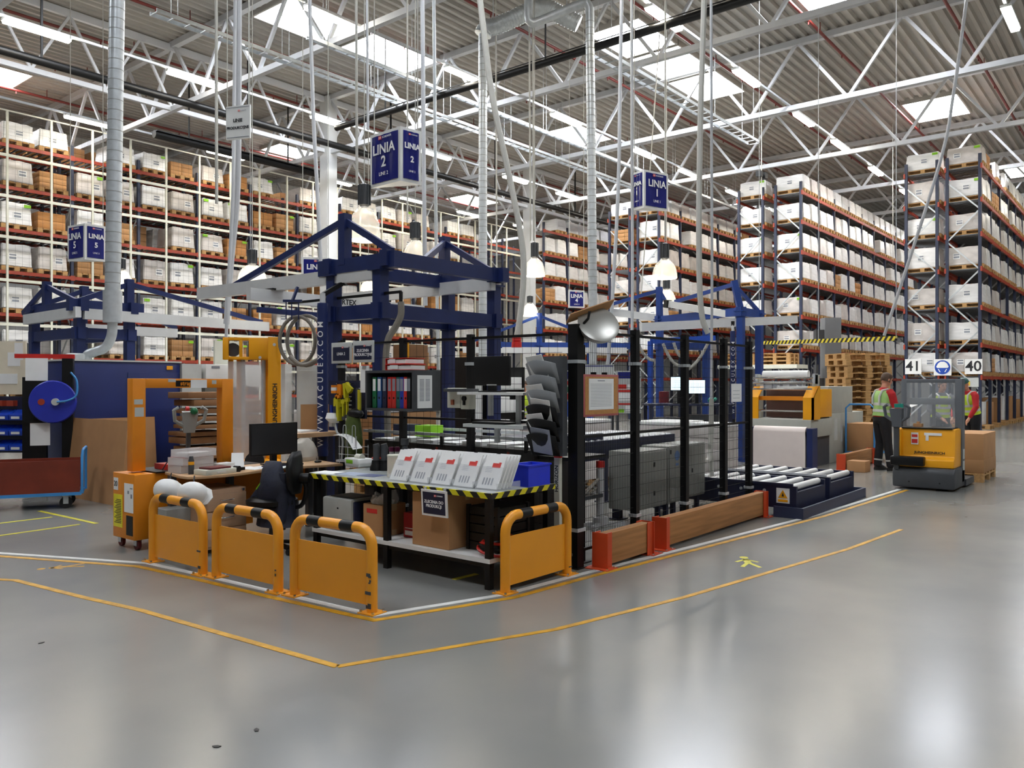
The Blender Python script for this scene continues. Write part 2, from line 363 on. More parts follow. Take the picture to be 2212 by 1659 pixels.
# ================================================================ pallet racks and their loads
m_deckst = mat('deck_steel', '6d7073', .45, .3, .2)
def rack(name, label, xa, bay, nb, ya, yb, levels, decks=True, group=None, cat='pallet rack', frames=None):
    top = levels[-1]+.38; t = T(name, label, cat, (xa, ya, 0), 0, group); D = yb-ya
    fm = MB(); br = MB()
    for y in (.04, D-.04): fm.box(-.045, .045, y-.05, y+.05, 0, top); fm.box(-.08, .08, y-.08, y+.08, 0, .01)
    z = .35; k = 0
    while z+1.0 < top:
        a, b = ((.06, D-.06) if k % 2 else (D-.06, .06)); br.bar((0, a, z), (0, b, z+1.0), .03, .05); z += 1.05; k += 1
    fme = fm.mesh('upright_frame', m_upr); bre = br.mesh('brace', m_galv)
    for i in range(nb+1):
        f = P(t, 'upright_frame', fme, None); f.location = (i*bay, 0, 0)
        b = P(f, 'brace', bre, None, label='galvanised zigzag brace' if i == 0 else None)
    L = nb*bay
    for z in levels:
        for y in (-.012, D+.012):
            m = MB().box(0, L, y-.025, y+.025, z-.11, z)
            for i in range(nb+1): m.box(i*bay-.07, i*bay+.07, y-.03, y+.03, z-.14, z+.03)
            P(t, 'beam', m, m_org)
        if decks:
            m = MB(); x = .06
            while x < L: m.box(x, x+.045, .03, D-.03, z-.045, z-.012); x += .2
            P(t, 'shelf_deck', m, m_deckst)
    return t
LV = [1.88, 3.0, 4.3, 5.65, 6.85, 8.05, 9.22]
LVL = [1.15, 2.49, 3.87, 5.22, 6.57, 7.92, 9.26]
rack('pallet_rack', 'tall orange-beamed pallet rack carrying the 40 sign at its end', 32, 2, 7, 5.1, 6.2, LV)
rack('pallet_rack', 'tall pallet rack carrying the 41 sign, back to back with rack 40', 32, 2, 7, 6.44, 7.54, LV)
rack('pallet_rack', 'pallet rack whose beams face the aisle left of rack 41, end beside the grey mast', 32, 2, 9, 11.3, 12.4, LV)
rack('pallet_rack', 'pallet rack directly behind the one facing the aisle left of rack 41', 32, 2, 8, 12.85, 13.95, LV)
rack('pallet_rack', 'pallet rack behind the LINIA 1 cube sign with its beams to the aisle', 32, 2, 8, 17.6, 18.75, LV)
rack('pallet_rack', 'pallet rack back to back with the one behind the LINIA 1 cube sign', 32, 2, 5, 19.1, 20.25, LV)
rack('pallet_rack', 'pallet rack behind the hanging LINIA 4 sign', 32, 2, 6, 24.0, 25.1, LV)
rack('pallet_rack', 'long pallet rack standing back to back behind the mesh-screened one', 5.01, 2.27, 14, 30.2, 31.3, LVL)
sr = rack('pallet_rack', 'very long pallet rack behind the cream steel mesh screen', 5.01, 2.27, 14, 28.75, 29.85, LVL)
# cream mesh screen in front of the long rack
t = T('mesh_screen', 'cream steel mesh screen standing in front of the very long pallet rack', 'mesh screen', (4.5, 28.2, 0))
RZ = [2.1, 3.47, 4.85, 6.2, 7.48, 8.75, 10.15]
for i in range(25): P(t, 'screen_post', MB().box(1.29*i-.03, 1.29*i+.03, -.03, .03, 0, 10.15), m_cream)
for z in RZ: P(t, 'screen_rail', MB().box(0, 24*1.29, -.035, .035, z-.045, z+.045) if z < 10 else MB().box(0, 24*1.29, -.02, .02, z-.02, z+.02), m_cream)
m = MB()
for i in range(155): m.box(.2*i-.0014, .2*i+.0014, .03, .033, .2, 10.1)
for i in range(49): m.box(0, 31, .035, .038, .2+.2*i, .203+.2*i)
P(t, 'wire_mesh', m, m_dgr, smooth=False)

# pallet: three runners, nine blocks, top boards
def pallet_mb(w=.8, d=1.2, board=5):
    m = MB()
    for x in (-w/2, -.07, w/2-.14):
        m.box(x, x+.14, -d/2, d/2, 0, .022)
        for y in (-d/2, -.07, d/2-.14): m.box(x, x+.14, y, y+.14, .022, .1)
    for y in (-d/2, -.07, d/2-.14): m.box(-w/2, w/2, y, y+.14, .1, .12)
    for i in range(board):
        x = -w/2+(w-.13)*i/(board-1); m.box(x, x+.13, -d/2, d/2, .12, .144)
    return m
pal_me = pallet_mb().mesh('pallet', m_wood, smooth=False)
def goods_mesh(seed, mats, kind):
    r = random.Random(seed); bm = bmesh.new()
    bmesh.ops.create_cube(bm, size=1)
    bmesh.ops.bevel(bm, geom=bm.edges[:], offset=.03, segments=2, affect='EDGES')
    bmesh.ops.subdivide_edges(bm, edges=[e for e in bm.edges if e.calc_length() > .5], cuts=4, use_grid_fill=True)
    for v in bm.verts:
        v.co.z += .5; tz = v.co.z
        k = .97+.03*math.cos(tz*3) + (r.uniform(-.012, .012) if kind == 'film' else 0)
        v.co.x *= k*.80; v.co.y *= k*1.14
        if tz > .9 and kind == 'film': v.co.z += r.uniform(-.03, .02)
    me = bpy.data.meshes.new('goods'); bm.to_mesh(me); bm.free()
    for m in mats: me.materials.append(m)
    me.polygons.foreach_set('use_smooth', [True]*len(me.polygons)); me.set_sharp_from_angle(angle=math.radians(50))
    return me
films = [goods_mesh(i, [m_film], 'film') for i in range(5)]+[goods_mesh(9+i, [m_film2], 'film') for i in range(2)]
def carton_mesh(seed, m):
    r = random.Random(seed); b = MB(); n = 3 if seed % 2 else 2
    for k in range(n):
        for i in range(2):
            for j in range(3):
                e = .006; b.box(-.38+.38*i+e, -.38+.38*(i+1)-e, -.54+.36*j+e, -.54+.36*(j+1)-e, k/n+.004, (k+1)/n-.008)
    return b.mesh('goods', m, .006)
m_crate = mat('crate_wood', 'c58a4e', .75, 0, .22, 4, stretch=(1, 6, 6), rnd=.12); m_cart = mat('carton', 'bb8b5a', .75, 0, .12, 3, rnd=.12)
cartons = [carton_mesh(1, m_cart), carton_mesh(2, m_crate), carton_mesh(3, m_cart)]
lab_me = MB().box(-.11, .11, -.006, 0, -.15, .15).box(-.09, .09, -.008, -.005, .05, .12, 1).box(-.09, .09, -.008, -.005, -.1, .0, 1).mesh('shipping_label', [m_paper, m_inkg])
tag_me = MB().box(-.09, .09, -.007, 0, -.07, .07).mesh('green_tag', m_green)
cand = []
def fill(xa, bay, nb, ya, D, levels, where, per=2, near=None, ends=False, seed=1, wscale=1.0, hmax=.72, brown=.1, skip=(), gap=.05):
    r = random.Random(seed); top = len(levels)
    for li, z in enumerate(levels):
        kx = 0
        for b in range(nb):
            for j in range(per):
                kx += 1
                g = r.random(); h = r.uniform(.8, 1.0)*hmax; c = r.random(); rr = r.uniform(-.03, .03); v = r.random(); tg = r.random(); dx = r.uniform(-.03, .03)
                if ends and kx > 1: continue
                if g < gap or (li in skip): continue
                sp = bay/per; x = xa+b*bay+.06+(bay-.12)*(j+.5)/per+dx
                y = ya+D/2
                lv = top-li; h = min(h, .58) if li == top-1 else h; lvs = 'top shelf' if lv == 1 else ORD[lv]+' shelf from top'
                what = 'brown boxed' if c < brown else 'film-wrapped'
                lab = '%s load, %s, %s along %s' % (what, lvs, ORD[kx], where)
                if ends: lab = '%s load at the end of %s, %s' % (what, where, lvs)
                cand.append((math.hypot(math.hypot(x, y), z-1.6), x, y, z+.003, h, c < brown, v, rr, tg, wscale, lab, ends or kx == 1, where))
fill(5.01, 2.27, 12, 28.75, 1.1, LVL, 'the mesh-screened rack', near='its near end', seed=3, wscale=1.13, hmax=.8, brown=.2, skip=(0,), gap=.07)
fill(32, 2, 6, 5.1, 1.1, LV, 'rack 40', near='its end frame', seed=5, skip=())
fill(32, 2, 1, 6.44, 1.1, LV, 'rack 41', near='', ends=True, seed=6, gap=0, brown=0)
fill(32, 2, 9, 11.3, 1.1, LV, 'the rack facing rack 41', near='its end frame', seed=8, gap=.03, brown=.03, hmax=.72, skip=(0,))
fill(32, 2, 1, 12.85, 1.1, LV, 'the second rack facing 41', near='', ends=True, seed=9, gap=0, brown=0, skip=(0, 1))
fill(32, 2, 5, 17.6, 1.15, LV, 'the rack behind the LINIA 1 cube', near='its end frame', seed=10, hmax=.74, skip=(0,))
fill(32, 2, 1, 19.1, 1.15, LV, 'the farther LINIA 1 rack', near='', ends=True, seed=11, gap=.1, brown=.2, skip=(0,))
fill(32, 2, 4, 24.0, 1.1, LV, 'the rack behind the LINIA 4 sign', near='its end frame', seed=12, hmax=.76, brown=.15, skip=(0,))
cand.sort(key=lambda c: c[0])
front = cand[:300]; back = cand[300:]; cand = []
fill(5.01, 2.27, 13, 30.2, 1.1, LVL, 'the rack behind the screened one', near='', seed=23, wscale=1.13, hmax=.85, brown=.3, gap=.1)
cand = front+back+cand
# the 300 that show largest are things of their own, the rest of the far ones one mass
far = MB(); far_p = MB(); pm = pallet_mb()
for i, (d, x, y, z, h, br, v, rr, tg, ws, lab, end, where) in enumerate(cand):
    gme = cartons[int(v*3)] if br else films[int(v*7)]
    if i < 300:
        t = T('pallet_load', lab, 'pallet load', (x, y, z), rr, 'pallet loads on the racks')
        p = P(t, 'pallet', pal_me, None); g = P(t, 'wrapped_goods' if not br else 'boxed_goods', gme, None, loc=(0, 0, .146)); g.scale = (ws, 1, h*(.8 if br else 1)); p.scale = (ws, 1, 1)
        if 'screened' in where:
            if not br: P(g, 'shipping_label', lab_me, None, loc=((v-.5)*.35, -.572, .42))
            if tg < .28: P(g, 'green_tag', tag_me, None, loc=(.28 if tg < .2 else -.28, -.574, .88))
        elif end:
            if not br: P(g, 'shipping_label', lab_me, None, loc=(-.405, (v-.5)*.5, .5), rot=(0, 0, -math.pi/2))
            if tg < .25: P(g, 'green_tag', tag_me, None, loc=(-.405, -.4, .88), rot=(0, 0, -math.pi/2))
    else:
        M = Matrix.Translation((x, y, z+.146)) @ Matrix.Diagonal((ws, 1, h, 1))
        n = len(far.v); far.v += [M @ q.co for q in gme.vertices]; far.f += [tuple(n+a for a in q.vertices) for q in gme.polygons]; far.m += [1 if br else 0]*len(gme.polygons)
        far_p.add(pm, Matrix.Translation((x, y, z)))
n = len(far.v)
far.add(far_p); far.m = far.m[:len(far.f)-len(far_p.f)]+[2]*len(far_p.f)
if n: S('pallet_loads', far, [m_film, m_cart, m_wood], 'film-wrapped pallet loads crowding the far ends of the racks', 'pallet loads', kind='stuff')
# goods and cartons in the bays under rack 40 along the wide aisle
for i in range(7):
    x = 33.2+1.7*i; t = T('floor_carton', 'tall carton standing under the lowest beam of rack 40, %s from its end' % ORD[i+1], 'carton', (x, 5.55, 0), R.uniform(-.1, .1), 'cartons under rack 40')
    P(t, 'box', MB().box(-.35, .35, -.35, .35, .146, .146+R.uniform(.75, 1.2)), m_card if i % 3 else m_film, bevel=.01); P(t, 'pallet', pal_me, None)
# signs on the ends of racks 40 and 41
def plate(par, yc, zc, w, h, m=m_paper, x=-.02): return P(par, 'panel', MB().box(x-.012, x, yc-w/2, yc+w/2, zc-h/2, zc+h/2), m)
X_ = 31.9
for lab, u0, u1, s in (('white 41 sign at the far side of the mask sign', 1955, 1990, '41'), ('white 40 sign at the rack corner by the wide aisle', 2084, 2122, '40')):
    a, b = at(u0, 776, X=X_), at(u1, 808, X=X_); y = (a.y+b.y)/2; z = (a.z+b.z)/2
    t = T('rack_sign', lab, 'sign', (X_, y, z)); P(t, 'panel', MB().box(0, .03, -abs(a.y-b.y)/2, abs(a.y-b.y)/2, -abs(a.z-b.z)/2, abs(a.z-b.z)/2), m_paper)
    P(t, 'bracket', MB().box(.03, .12, -.05, .05, -.1, .1), m_galv)
    text(t, s, .5, (-.004, 0, 0), (-1, 0, 0), m_ink, bold=.008)
a, b = at(2017, 777, X=X_), at(2055, 810, X=X_)
t = T('mask_sign', 'square white sign with a blue round breathing-mask symbol between signs 41 and 40', 'sign', (X_, (a.y+b.y)/2, (a.z+b.z)/2)); q = abs(a.y-b.y)/2
P(t, 'panel', MB().box(0, .03, -q, q, -.29, .29), m_paper); P(t, 'bracket', MB().box(.03, .14, -.3, .3, .1, .16), m_galv)
P(t, 'disc', MB().lathe([(.001, -.006), (.25, -.006), (.25, 0)], n=32, ax='x'), m_blue2)
P(t, 'mask_symbol', MB().prism([(-.17, -.02), (.17, -.02), (.2, .02), (.14, .14), (.06, .2), (-.06, .2), (-.14, .14), (-.2, .02)], -.01, -.006, 'yz').prism([(-.15, -.06), (-.12, -.06), (-.06, -.17), (-.09, -.17)], -.01, -.006, 'yz').prism([(.15, -.06), (.12, -.06), (.06, -.17), (.09, -.17)], -.01, -.006, 'yz'), m_paper)
t = T('notice_box', 'small grey box with coloured notices under sign 40', 'box', (31.93, 5.45, 1.5)); P(t, 'housing', MB().box(0, .14, -.28, .28, 0, .32), m_lgr); P(t, 'notice', MB().box(-.006, 0, -.02, .2, .04, .2).box(-.008, 0, .02, .1, .06, .12, 1), [mat('notice_yellow', 'd9c23a', .6), m_inkr])
# stacked empty pallets lying on the shelf of the rack facing 41
for k in range(2):
    for j in range(3): S('empty_pallet', pallet_mb(1.0, 1.2), m_wood, 'bare wooden pallet on the low shelf, %s layer of the %s stack' % (('bottom', 'middle', 'top')[j], ('nearer', 'farther')[k]), 'pallet', (31.2+0.0, 11.9+1.45*k, 2.35+.15*j), group='bare pallets on the low shelf')
t = T('shelf_frame', 'low steel shelf frame carrying the bare wooden pallets', 'shelf', (31.2, 12.6, 0))
P(t, 'shelf_top', MB().box(-.6, .6, -1.6, 1.6, 2.2, 2.35), m_cream)
for x in (-.55, .55):
    for y in (-1.5, 1.5): P(t, 'leg', MB().box(x-.05, x+.05, y-.05, y+.05, 0, 2.2), m_dgr)
# ================================================================ ducts, cords, signs and lamps hanging from the roof
def duct(label, path, r, bands=True, name='air_duct'):
    t = T(name, label, 'duct', path[0]); m = MB().tube(path, r, 20)
    for a, b in zip(path, path[1:]):
        a, b = Vector(a), Vector(b); L = (b-a).length; d = (b-a)/L; k = .1
        while k < L-.1: m.tube([a+d*k, a+d*(k+.014)], r*1.03, 20, m=1); k += .16 if bands else .06
    P(t, 'pipe', m, [m_galv, m_gry], world=True); return t
# spiral duct dropping to the left machine
a = at(262, 0, D=12.8); b = at(243, 645, D=12.8)
t = duct('wide vertical spiral duct dropping to the navy machine enclosure', [(a.x, a.y, 12.1), (b.x, b.y, b.z)], .114)
P(t, 'sleeve', MB().cyl((b.x, b.y, b.z+.12), (b.x, b.y, b.z-.38), .14, 20), m_galv, world=True)
pts = [at(u, v, D=12.8) for u, v in ((243, 655), (243, 690), (241, 725), (228, 750), (205, 760), (188, 768), (186, 790))]
P(t, 'flexible_hose', MB().tube(spline(pts, 5), .075, 12), m_galv, world=True)
# two ducts in the middle
a = at(1043, 75, D=20); b = at(1050, 900, D=20)
t = duct('slim vertical spiral duct behind the navy LINIA 2 crane frame', [(a.x, a.y, a.z), (a.x, a.y, 1.0)], .105)
pts = [at(u, v, D=20) for u, v in ((1043, 75), (1050, 62), (1075, 55), (1110, 40), (1145, 24), (1180, 18), (1210, 32), (1250, 52))]
m = MB(); sp = spline(pts, 6); m.tube(sp, .2, 16)
for q in range(0, len(sp)-1): m.tube([sp[q], sp[q].lerp(sp[q+1], .4)], .215, 16)
for q in (10, 25, 38): m.bar(sp[q], (sp[q].x, sp[q].y, 12.155), .02)
S('flexible_duct', m, m_galv, 'thick ribbed silver air hose bending across the roof', 'duct')
pts = [at(u, v, D=18.5) for u, v in ((1142, -10), (1142, 35), (1148, 48), (1165, 46), (1255, 8), (1268, 8), (1274, 20))]; b = at(1281, 690, D=18.5)
t = T('air_duct', 'silver spiral duct with an elbow beside the LINIA 1 sign', 'duct', b)
m = MB().tube(spline(pts[:1]+pts[1:], 4)+[b], .1, 18).cyl(b, (b.x, b.y, 0.9), .09, 16); a = pts[-1]; k = .3
while k < 6.8: q = a.lerp(b, k/7.4); m.tube([q, q+Vector((0, 0, -.014))], .105, 18, m=1); k += .16
for z in (5.1, 7.2): q = a.lerp(b, (a.z-z)/(a.z-b.z)); m.tube([q, q+Vector((0, 0, -.12))], .112, 18)
P(t, 'pipe', m, [m_galv, m_gry], world=True)
m = MB(); m.bar(pts[0], (pts[0].x, pts[0].y, 12.155), .04); P(t, 'hanger', m, m_galv, world=True)
# cords, cables and poles: (pixels top to bottom, distance, radius, material, label)
def line(pix, D, r, m, label, name='hanging_cable', cat='cable', roof=True, group='cables from the roof'):
    pts = [at(u, v, D=D if not isinstance(D, (list, tuple)) else D[i]) for i, (u, v) in enumerate(pix)]
    if roof: d = pts[0]-pts[1]; f = (12.155-pts[0].z)/d.z if abs(d.z) > .1 else 0; e = pts[0]+d*f; g = (e.y-Y0_) % .3; e.z = 12.155+(.088 if r < .03 else 0)*(min(1, max(0, (g-.1)/.04)) if g < .2 else min(1, max(0, (.3-g)/.04))); pts = [e]+pts
    pts = spline(pts, 4) if len(pts) > 3 else pts
    return S(name, MB().tube([p-pts[-1] for p in pts], r, 8), m, label, cat, pts[-1], group=group)
line([(467, 0), (468, 440)], 13, .025, m_cable, 'pale conduit hanging left of the LINIE PRODUKCYJNE board', 'conduit', 'conduit')
line([(508, 0), (506, 180), (503, 420), (494, 600), (488, 745)], [13.4]*5, .028, m_steelw, 'pale cable pole leaning behind the LINIE PRODUKCYJNE board', 'cable_pole', 'pole')
line([(516, 0), (515, 300), (512, 430), (499, 570), (489, 700)], [13.6]*5, .05, m_steelw, 'wide cable drop behind the LINIE PRODUKCYJNE board ending above the orange stacker', 'cable_pole', 'pole')
line([(540, 240), (541, 540)], 15, .006, m_cable, 'thin cord above the small black lamp behind the crane brace')
line([(670, 30), (677, 250), (686, 420), (693, 565)], [14.5]*4, .035, m_steelw, 'white cable drop slanting down to the half-hidden LINIA sign', 'cable_pole', 'pole')
line([(770, 125), (771, 400)], 12.2, .02, m_cable, 'pale cord of the large glass dome lamp over the crane')
line([(793, 60), (795, 280)], 12, .018, m_steelw, 'white rod holding the left side of the LINIA 2 cube', 'hanger_rod', 'rod')
line([(880, 0), (880, 480)], 15, .015, m_cable, 'cord of the second glass dome lamp over the crane')
line([(913, 70), (916, 420), (919, 660)], 13, .035, m_steelw, 'white pole right of the LINIA 2 cube', 'cable_pole', 'pole')
line([(938, 80), (942, 510), (947, 800)], 14.5, .03, m_galv, 'grey pole just behind the white pole by the LINIA 2 cube', 'cable_pole', 'pole')
line([(1037, 0), (1062, 200), (1100, 380), (1127, 520), (1131, 600), (1124, 680), (1117, 725)], [13.2]*7, .05, m_cable, 'thick grey cable ending in a red plug above the black fence', 'power_cable', 'cable')
q = at(1116, 728, D=13.2); t = T('power_plug', 'red industrial plug at the end of the thick grey cable', 'plug', q)
P(t, 'body', MB().lathe([(.04, .03), (.07, .02), (.075, -.06), (.06, -.08)], n=14), m_red); P(t, 'collar', MB().lathe([(.08, -.08), (.085, -.17), (.05, -.17)], n=14), m_red)
line([(1143, 0), (1146, 520)], 19, .02, m_cable, 'left cord of the glass dome lamp behind the thick cable')
line([(1151, 0), (1153, 520)], 19, .02, m_cable, 'right cord of the glass dome lamp behind the thick cable')
line([(1072, 300), (1073, 600)], 21, .02, m_cable, 'faint cord right of the slim middle duct')
line([(1340, 150), (1335, 420), (1318, 720), (1311, 800)], [15.3]*4, .035, m_steelw, 'left rail of the slanting white cable drop below the LINIA 1 cube', 'cable_pole', 'pole')
line([(1365, 250), (1366, 640), (1363, 800)], 15.8, .03, m_steelw, 'right rail of the white cable drop below the LINIA 1 cube', 'cable_pole', 'pole')
line([(1437, 120), (1437, 520)], 16.8, .018, m_cable, 'cord of the glass dome lamp below the LINIA 1 cube')
line([(1409, 300), (1385, 640)], 21, .015, m_cable, 'thin cord behind the LINIA 1 cube')
line([(1521, 0), (1512, 300), (1510, 560), (1516, 680), (1530, 720)], [12.2]*5, .045, m_cable, 'thick pale cable right of the LINIA 1 cube', 'power_cable', 'cable')
line([(1536, 0), (1537, 300), (1538, 560), (1537, 760), (1535, 1045)], 12.4, .022, m_steelw, 'straight pale rod beside the thick cable, hanging down into the fenced line', 'cable_pole', 'pole')
line([(1645, 270), (1645, 430)], 30, .02, m_cable, 'cord holding small black sensors before the racks')
line([(1928, 150), (1929, 560)], 33, .015, m_cable, 'thin cord between rack 41 and its neighbour')
line([(2088, 0), (2060, 200), (2028, 360), (1910, 725)], [15, 15, 15.2, 16], .03, m_steelw, 'white pole slanting across rack 41 down to the hazard bar', 'cable_pole', 'pole')
# small sensors
q = at(1645, 378, D=30); S('sensor', MB().box(-.3, -.1, -.1, .1, -.1, .1).box(.1, .35, -.1, .1, -.1, .12).box(-.1, .1, -.04, .04, -.02, .03), m_blk, 'pair of small black boxes hung before the racks', 'sensor', q)
# hazard bar
a, b = at(1640, 741, D=21), at(1936, 731, D=16)
t = T('height_bar', 'yellow and black striped height bar hanging before the racks', 'height bar', (a+b)/2)
P(t, 'bar', MB().bar(a, b, .05, .09), stripes('hazard_bar', '1a1a1a', 'e8d53a', .16, (.6, .8, .9), .5), world=True)
P(t, 'hanger', MB().bar((a+b)/2, ((a+b)/2).xy.to_3d()+Vector((0, 0, 12.155)), .012).bar(a, (a.x, a.y, 12.155), .012).bar(b, (b.x, b.y, 12.155), .012), m_galv, world=True)

# ---- hanging signs
def logo(t, p, n, w, m2=m_text):
    n = Vector(n); x = Vector((0, 0, 1)).cross(n); e = face(n)
    P(t, 'logo', MB().box(-w*.08, w*.08, -w*.06, w*.06, 0, .002), m_inkr, loc=p, rot=e)
    text(t, 'DB', w*.1, Vector(p)+n*.002, n, m_text, 'logo_lettering'); text(t, 'SCHENKER', w*.1, Vector(p)+x*w*.36, n, m2, 'logo_lettering')
def prism_sign(num, pL, pE, pR, zt, zb, label, bow=.04):
    """three-sided hanging sign; pL, pE, pR: its left, front and right edges"""
    c = (pL+pE+pR)/3; c.z = zb; t = T('hanging_sign', label, 'sign', c)
    h = zt-zb
    Q = [Vector((p.x-c.x, p.y-c.y, 0)) for p in (pL, pE, pR)]
    cen = sum(Q, Vector())/3
    def side(a, b, k=8):
        n = Vector(((b-a).y, -(b-a).x, 0)).normalized()
        return [a.lerp(b, i/k)-n*bow*4*(i/k)*(1-i/k)*0 for i in range(k+1)]
    poly = [(q.x, q.y) for q in Q]
    P(t, 'body', MB().prism(poly, 0, h), m_white)
    hg = MB()
    for q in (Q[0], Q[2]): p = q.lerp(cen, .15); hg.bar((p.x, p.y, h-.01), (p.x, p.y, 12.155-zb), .012)
    P(t, 'hanger', hg, m_cable)
    for a, b in ((Q[0], Q[1]), (Q[1], Q[2]), (Q[2], Q[0])):
        d = (b-a); L = d.length; x = d/L; n = Vector((x.y, -x.x, 0)); 
        if n.dot((a+b)/2-cen) < 0: n = -n
        mid = (a+b)/2+n*.006; f = .045
        k = 10; mb = MB(); vs = []; 
        for i in range(k+1):
            s_ = i/k; p = a.lerp(b, f/L+(1-2*f/L)*s_)+n*(.004+.012*math.sin(3*math.pi*s_)**2)
            vs += [(p.x, p.y, f), (p.x, p.y, h-f)]
        mb._a(vs, [(2*i, 2*i+2, 2*i+3, 2*i+1) for i in range(k)]); P(t, 'blue_panel', mb, m_sign, ang=80)
        W = L; e = n*.024
        text(t, 'LINIA', W*.3, mid+e+Vector((0, 0, h*.66)), n, m_text, bold=.004); text(t, num, W*.32, mid+e+Vector((0, 0, h*.42)), n, m_text, bold=.004); text(t, 'LINE '+num, W*.11, mid+e+Vector((0, 0, h*.2)), n, m_text)
        logo(t, mid+e*1.0+Vector((0, 0, h*.88))+(Vector((0, 0, 1)).cross(n))*W*(-.12), n, W*.62)
    return t
D = 11.3
prism_sign('2', at(800, 300, D=D+.45), at(865, 272, D=D), at(910, 300, D=D+.25), at(865, 272, D=D).z, at(865, 390, D=D).z, 'blue three-sided LINIA 2 sign hanging over the nearest crane')
D = 15.8
prism_sign('1', at(1365, 370, D=D+.3), at(1391, 365, D=D), at(1443, 370, D=D+.35), at(1391, 366, D=D).z, at(1391, 448, D=D).z, 'blue three-sided LINIA 1 sign hanging by the slanting white cable drop')
D = 15.6
prism_sign('5', at(146, 490, D=D+.3), at(183, 482, D=D), at(229, 490, D=D+.35), at(183, 482, D=D).z, at(183, 560, D=D).z, 'blue three-sided LINIA 5 sign hanging by the wide duct')
def flat_sign(label, u0, v0, u1, v1, D, draw, m, n, name='hanging_sign', back=.03):
    a, b = at(u0, v1, D=D), at(u1, v0, D=D); c = (a+b)/2; n = Vector(n); x = Vector((0, 0, 1)).cross(n); w = abs((b-a).dot(x)); h = b.z-a.z
    t = T(name, label, 'sign', c); e = face(n)
    P(t, 'panel', MB().box(-w/2, w/2, -h/2, h/2, -back, 0), m_white, rot=e)
    if m is not m_white: P(t, 'blue_panel', MB().box(-w/2+.04, w/2-.04, -h/2+.04, h/2-.04, 0, .004), m, rot=e)
    draw(t, w, h, n, n*.006, x); 
    hg = MB()
    for s in (-1, 1): hg.bar(x*s*w*.45+Vector((0, 0, h/2)), x*s*w*.45+Vector((0, 0, 12.155-c.z)), .01)
    P(t, 'hanger', hg, m_cable)
    return t
def d4(t, w, h, n, e, x):
    text(t, 'LINIA', w*.3, e+Vector((0, 0, h*.16)), n, m_text, bold=.004); text(t, '4', w*.32, e+Vector((0, 0, -h*.08)), n, m_text, bold=.004); text(t, 'LINE 4', w*.12, e+Vector((0, 0, -h*.3)), n, m_text); logo(t, e+Vector((0, 0, h*.38))+x*w*-.05, n, w*.6)
flat_sign('blue LINIA 4 sign hanging by the middle duct', 1226, 627, 1265, 665, 22, d4, m_sign, (-.55, -.83, 0))
def d3(t, w, h, n, e, x): text(t, 'LINIA', w*.26, e+Vector((0, 0, h*.12)), n, m_text, bold=.004); text(t, '3', w*.3, e+Vector((0, 0, -h*.2)), n, m_text, bold=.004); logo(t, e+Vector((0, 0, h*.36)), n, w*.6)
flat_sign('blue LINIA sign half hidden behind the crane legs', 651, 556, 712, 612, 14.6, d3, m_sign, (-.6, -.8, 0))
def dl(t, w, h, n, e, x):
    text(t, 'LINIE', w*.17, e+Vector((0, 0, h*.05)), n, m_ink, bold=.002); text(t, 'PRODUKCYJNE', w*.135, e-Vector((0, 0, h*.17)), n, m_ink, bold=.002); logo(t, e+Vector((0, 0, h*.34))+x*w*.05, n, w*.5, m_inkg)
    m = MB()
    for s in (-1, 1): m.box(-w*.46, w*.46, s*h*.45-.004, s*h*.45+.004, 0, .003)
    P(t, 'rule', m, m_inkg, rot=face(n), loc=e*.5)
flat_sign('white board reading LINIE PRODUKCYJNE hanging near the roof', 483, 228, 545, 300, 11.8, dl, m_white, (-.92, -.39, 0))

# ---- glass dome lamps
def dome(label, u, vt, vd, vb, wpx, D, first=[None]):
    """housing from pixel row vt to vd, dome from vd to vb, wpx wide"""
    q = at(u, vb, D=D); s = wpx/75*D/11.7*.5
    t = T('dome_lamp', label, 'pendant lamp', q, 0, 'glass dome lamps'); hd = (vb-vd)/F*D; hh = (vd-vt)/F*D
    pr = [(.25*s/.5, 0), (.245*s/.5, hd*.25), (.225*s/.5, hd*.5), (.18*s/.5, hd*.75), (.1*s/.5, hd*.95), (.06*s/.5, hd)]
    P(t, 'glass_dome', MB().lathe(pr, n=24), mat('dome_glass', 'f2f0ea', .12, 0, .05, spec=.8, alpha=.32))
    P(t, 'reflector', MB().lathe([(.235*s/.5, .004), (.001, .004)], n=24), glow('dome_light', 'fffaf0', DOME))
    m = MB().lathe([(.05, hd-.01), (.075, hd+.02), (.075, hd+hh), (.03, hd+hh+.02)], n=10)
    for k in range(8): a = k*math.pi/4; m.bar((.08*math.cos(a), .08*math.sin(a), hd+.02), (.08*math.cos(a), .08*math.sin(a), hd+hh), .02)
    P(t, 'ballast_housing', m, m_dgr)
    P(t, 'cord', MB().tube([(0, 0, hd+hh), (0, 0, 12.155-q.z)], .008, 6), m_cable)
dome('large glass dome lamp right above the nearest navy crane', 787, 400, 446, 520, 72, 11.7)
dome('glass dome lamp behind the crane, under the LINIA 2 cube', 897, 481, 518, 575, 56, 14)
dome('glass dome lamp hanging beside the thick grey cable', 1155, 525, 557, 597, 46, 19)
dome('small glass dome lamp lower beside the thick grey cable', 1145, 640, 655, 683, 36, 24)
dome('glass dome lamp under the LINIA 1 cube', 1436, 527, 560, 602, 54, 16.8)
dome('glass dome lamp half behind the blue crane mast of LINIA 1', 1440, 605, 625, 655, 40, 21)
dome('glass dome lamp behind the wide left duct', 262, 560, 583, 613, 42, 17)
dome('glass dome lamp behind the long brace of the nearest crane', 545, 540, 572, 612, 62, 15)
dome('small glass dome lamp between the legs of the nearest crane', 796, 592, 606, 628, 36, 19)
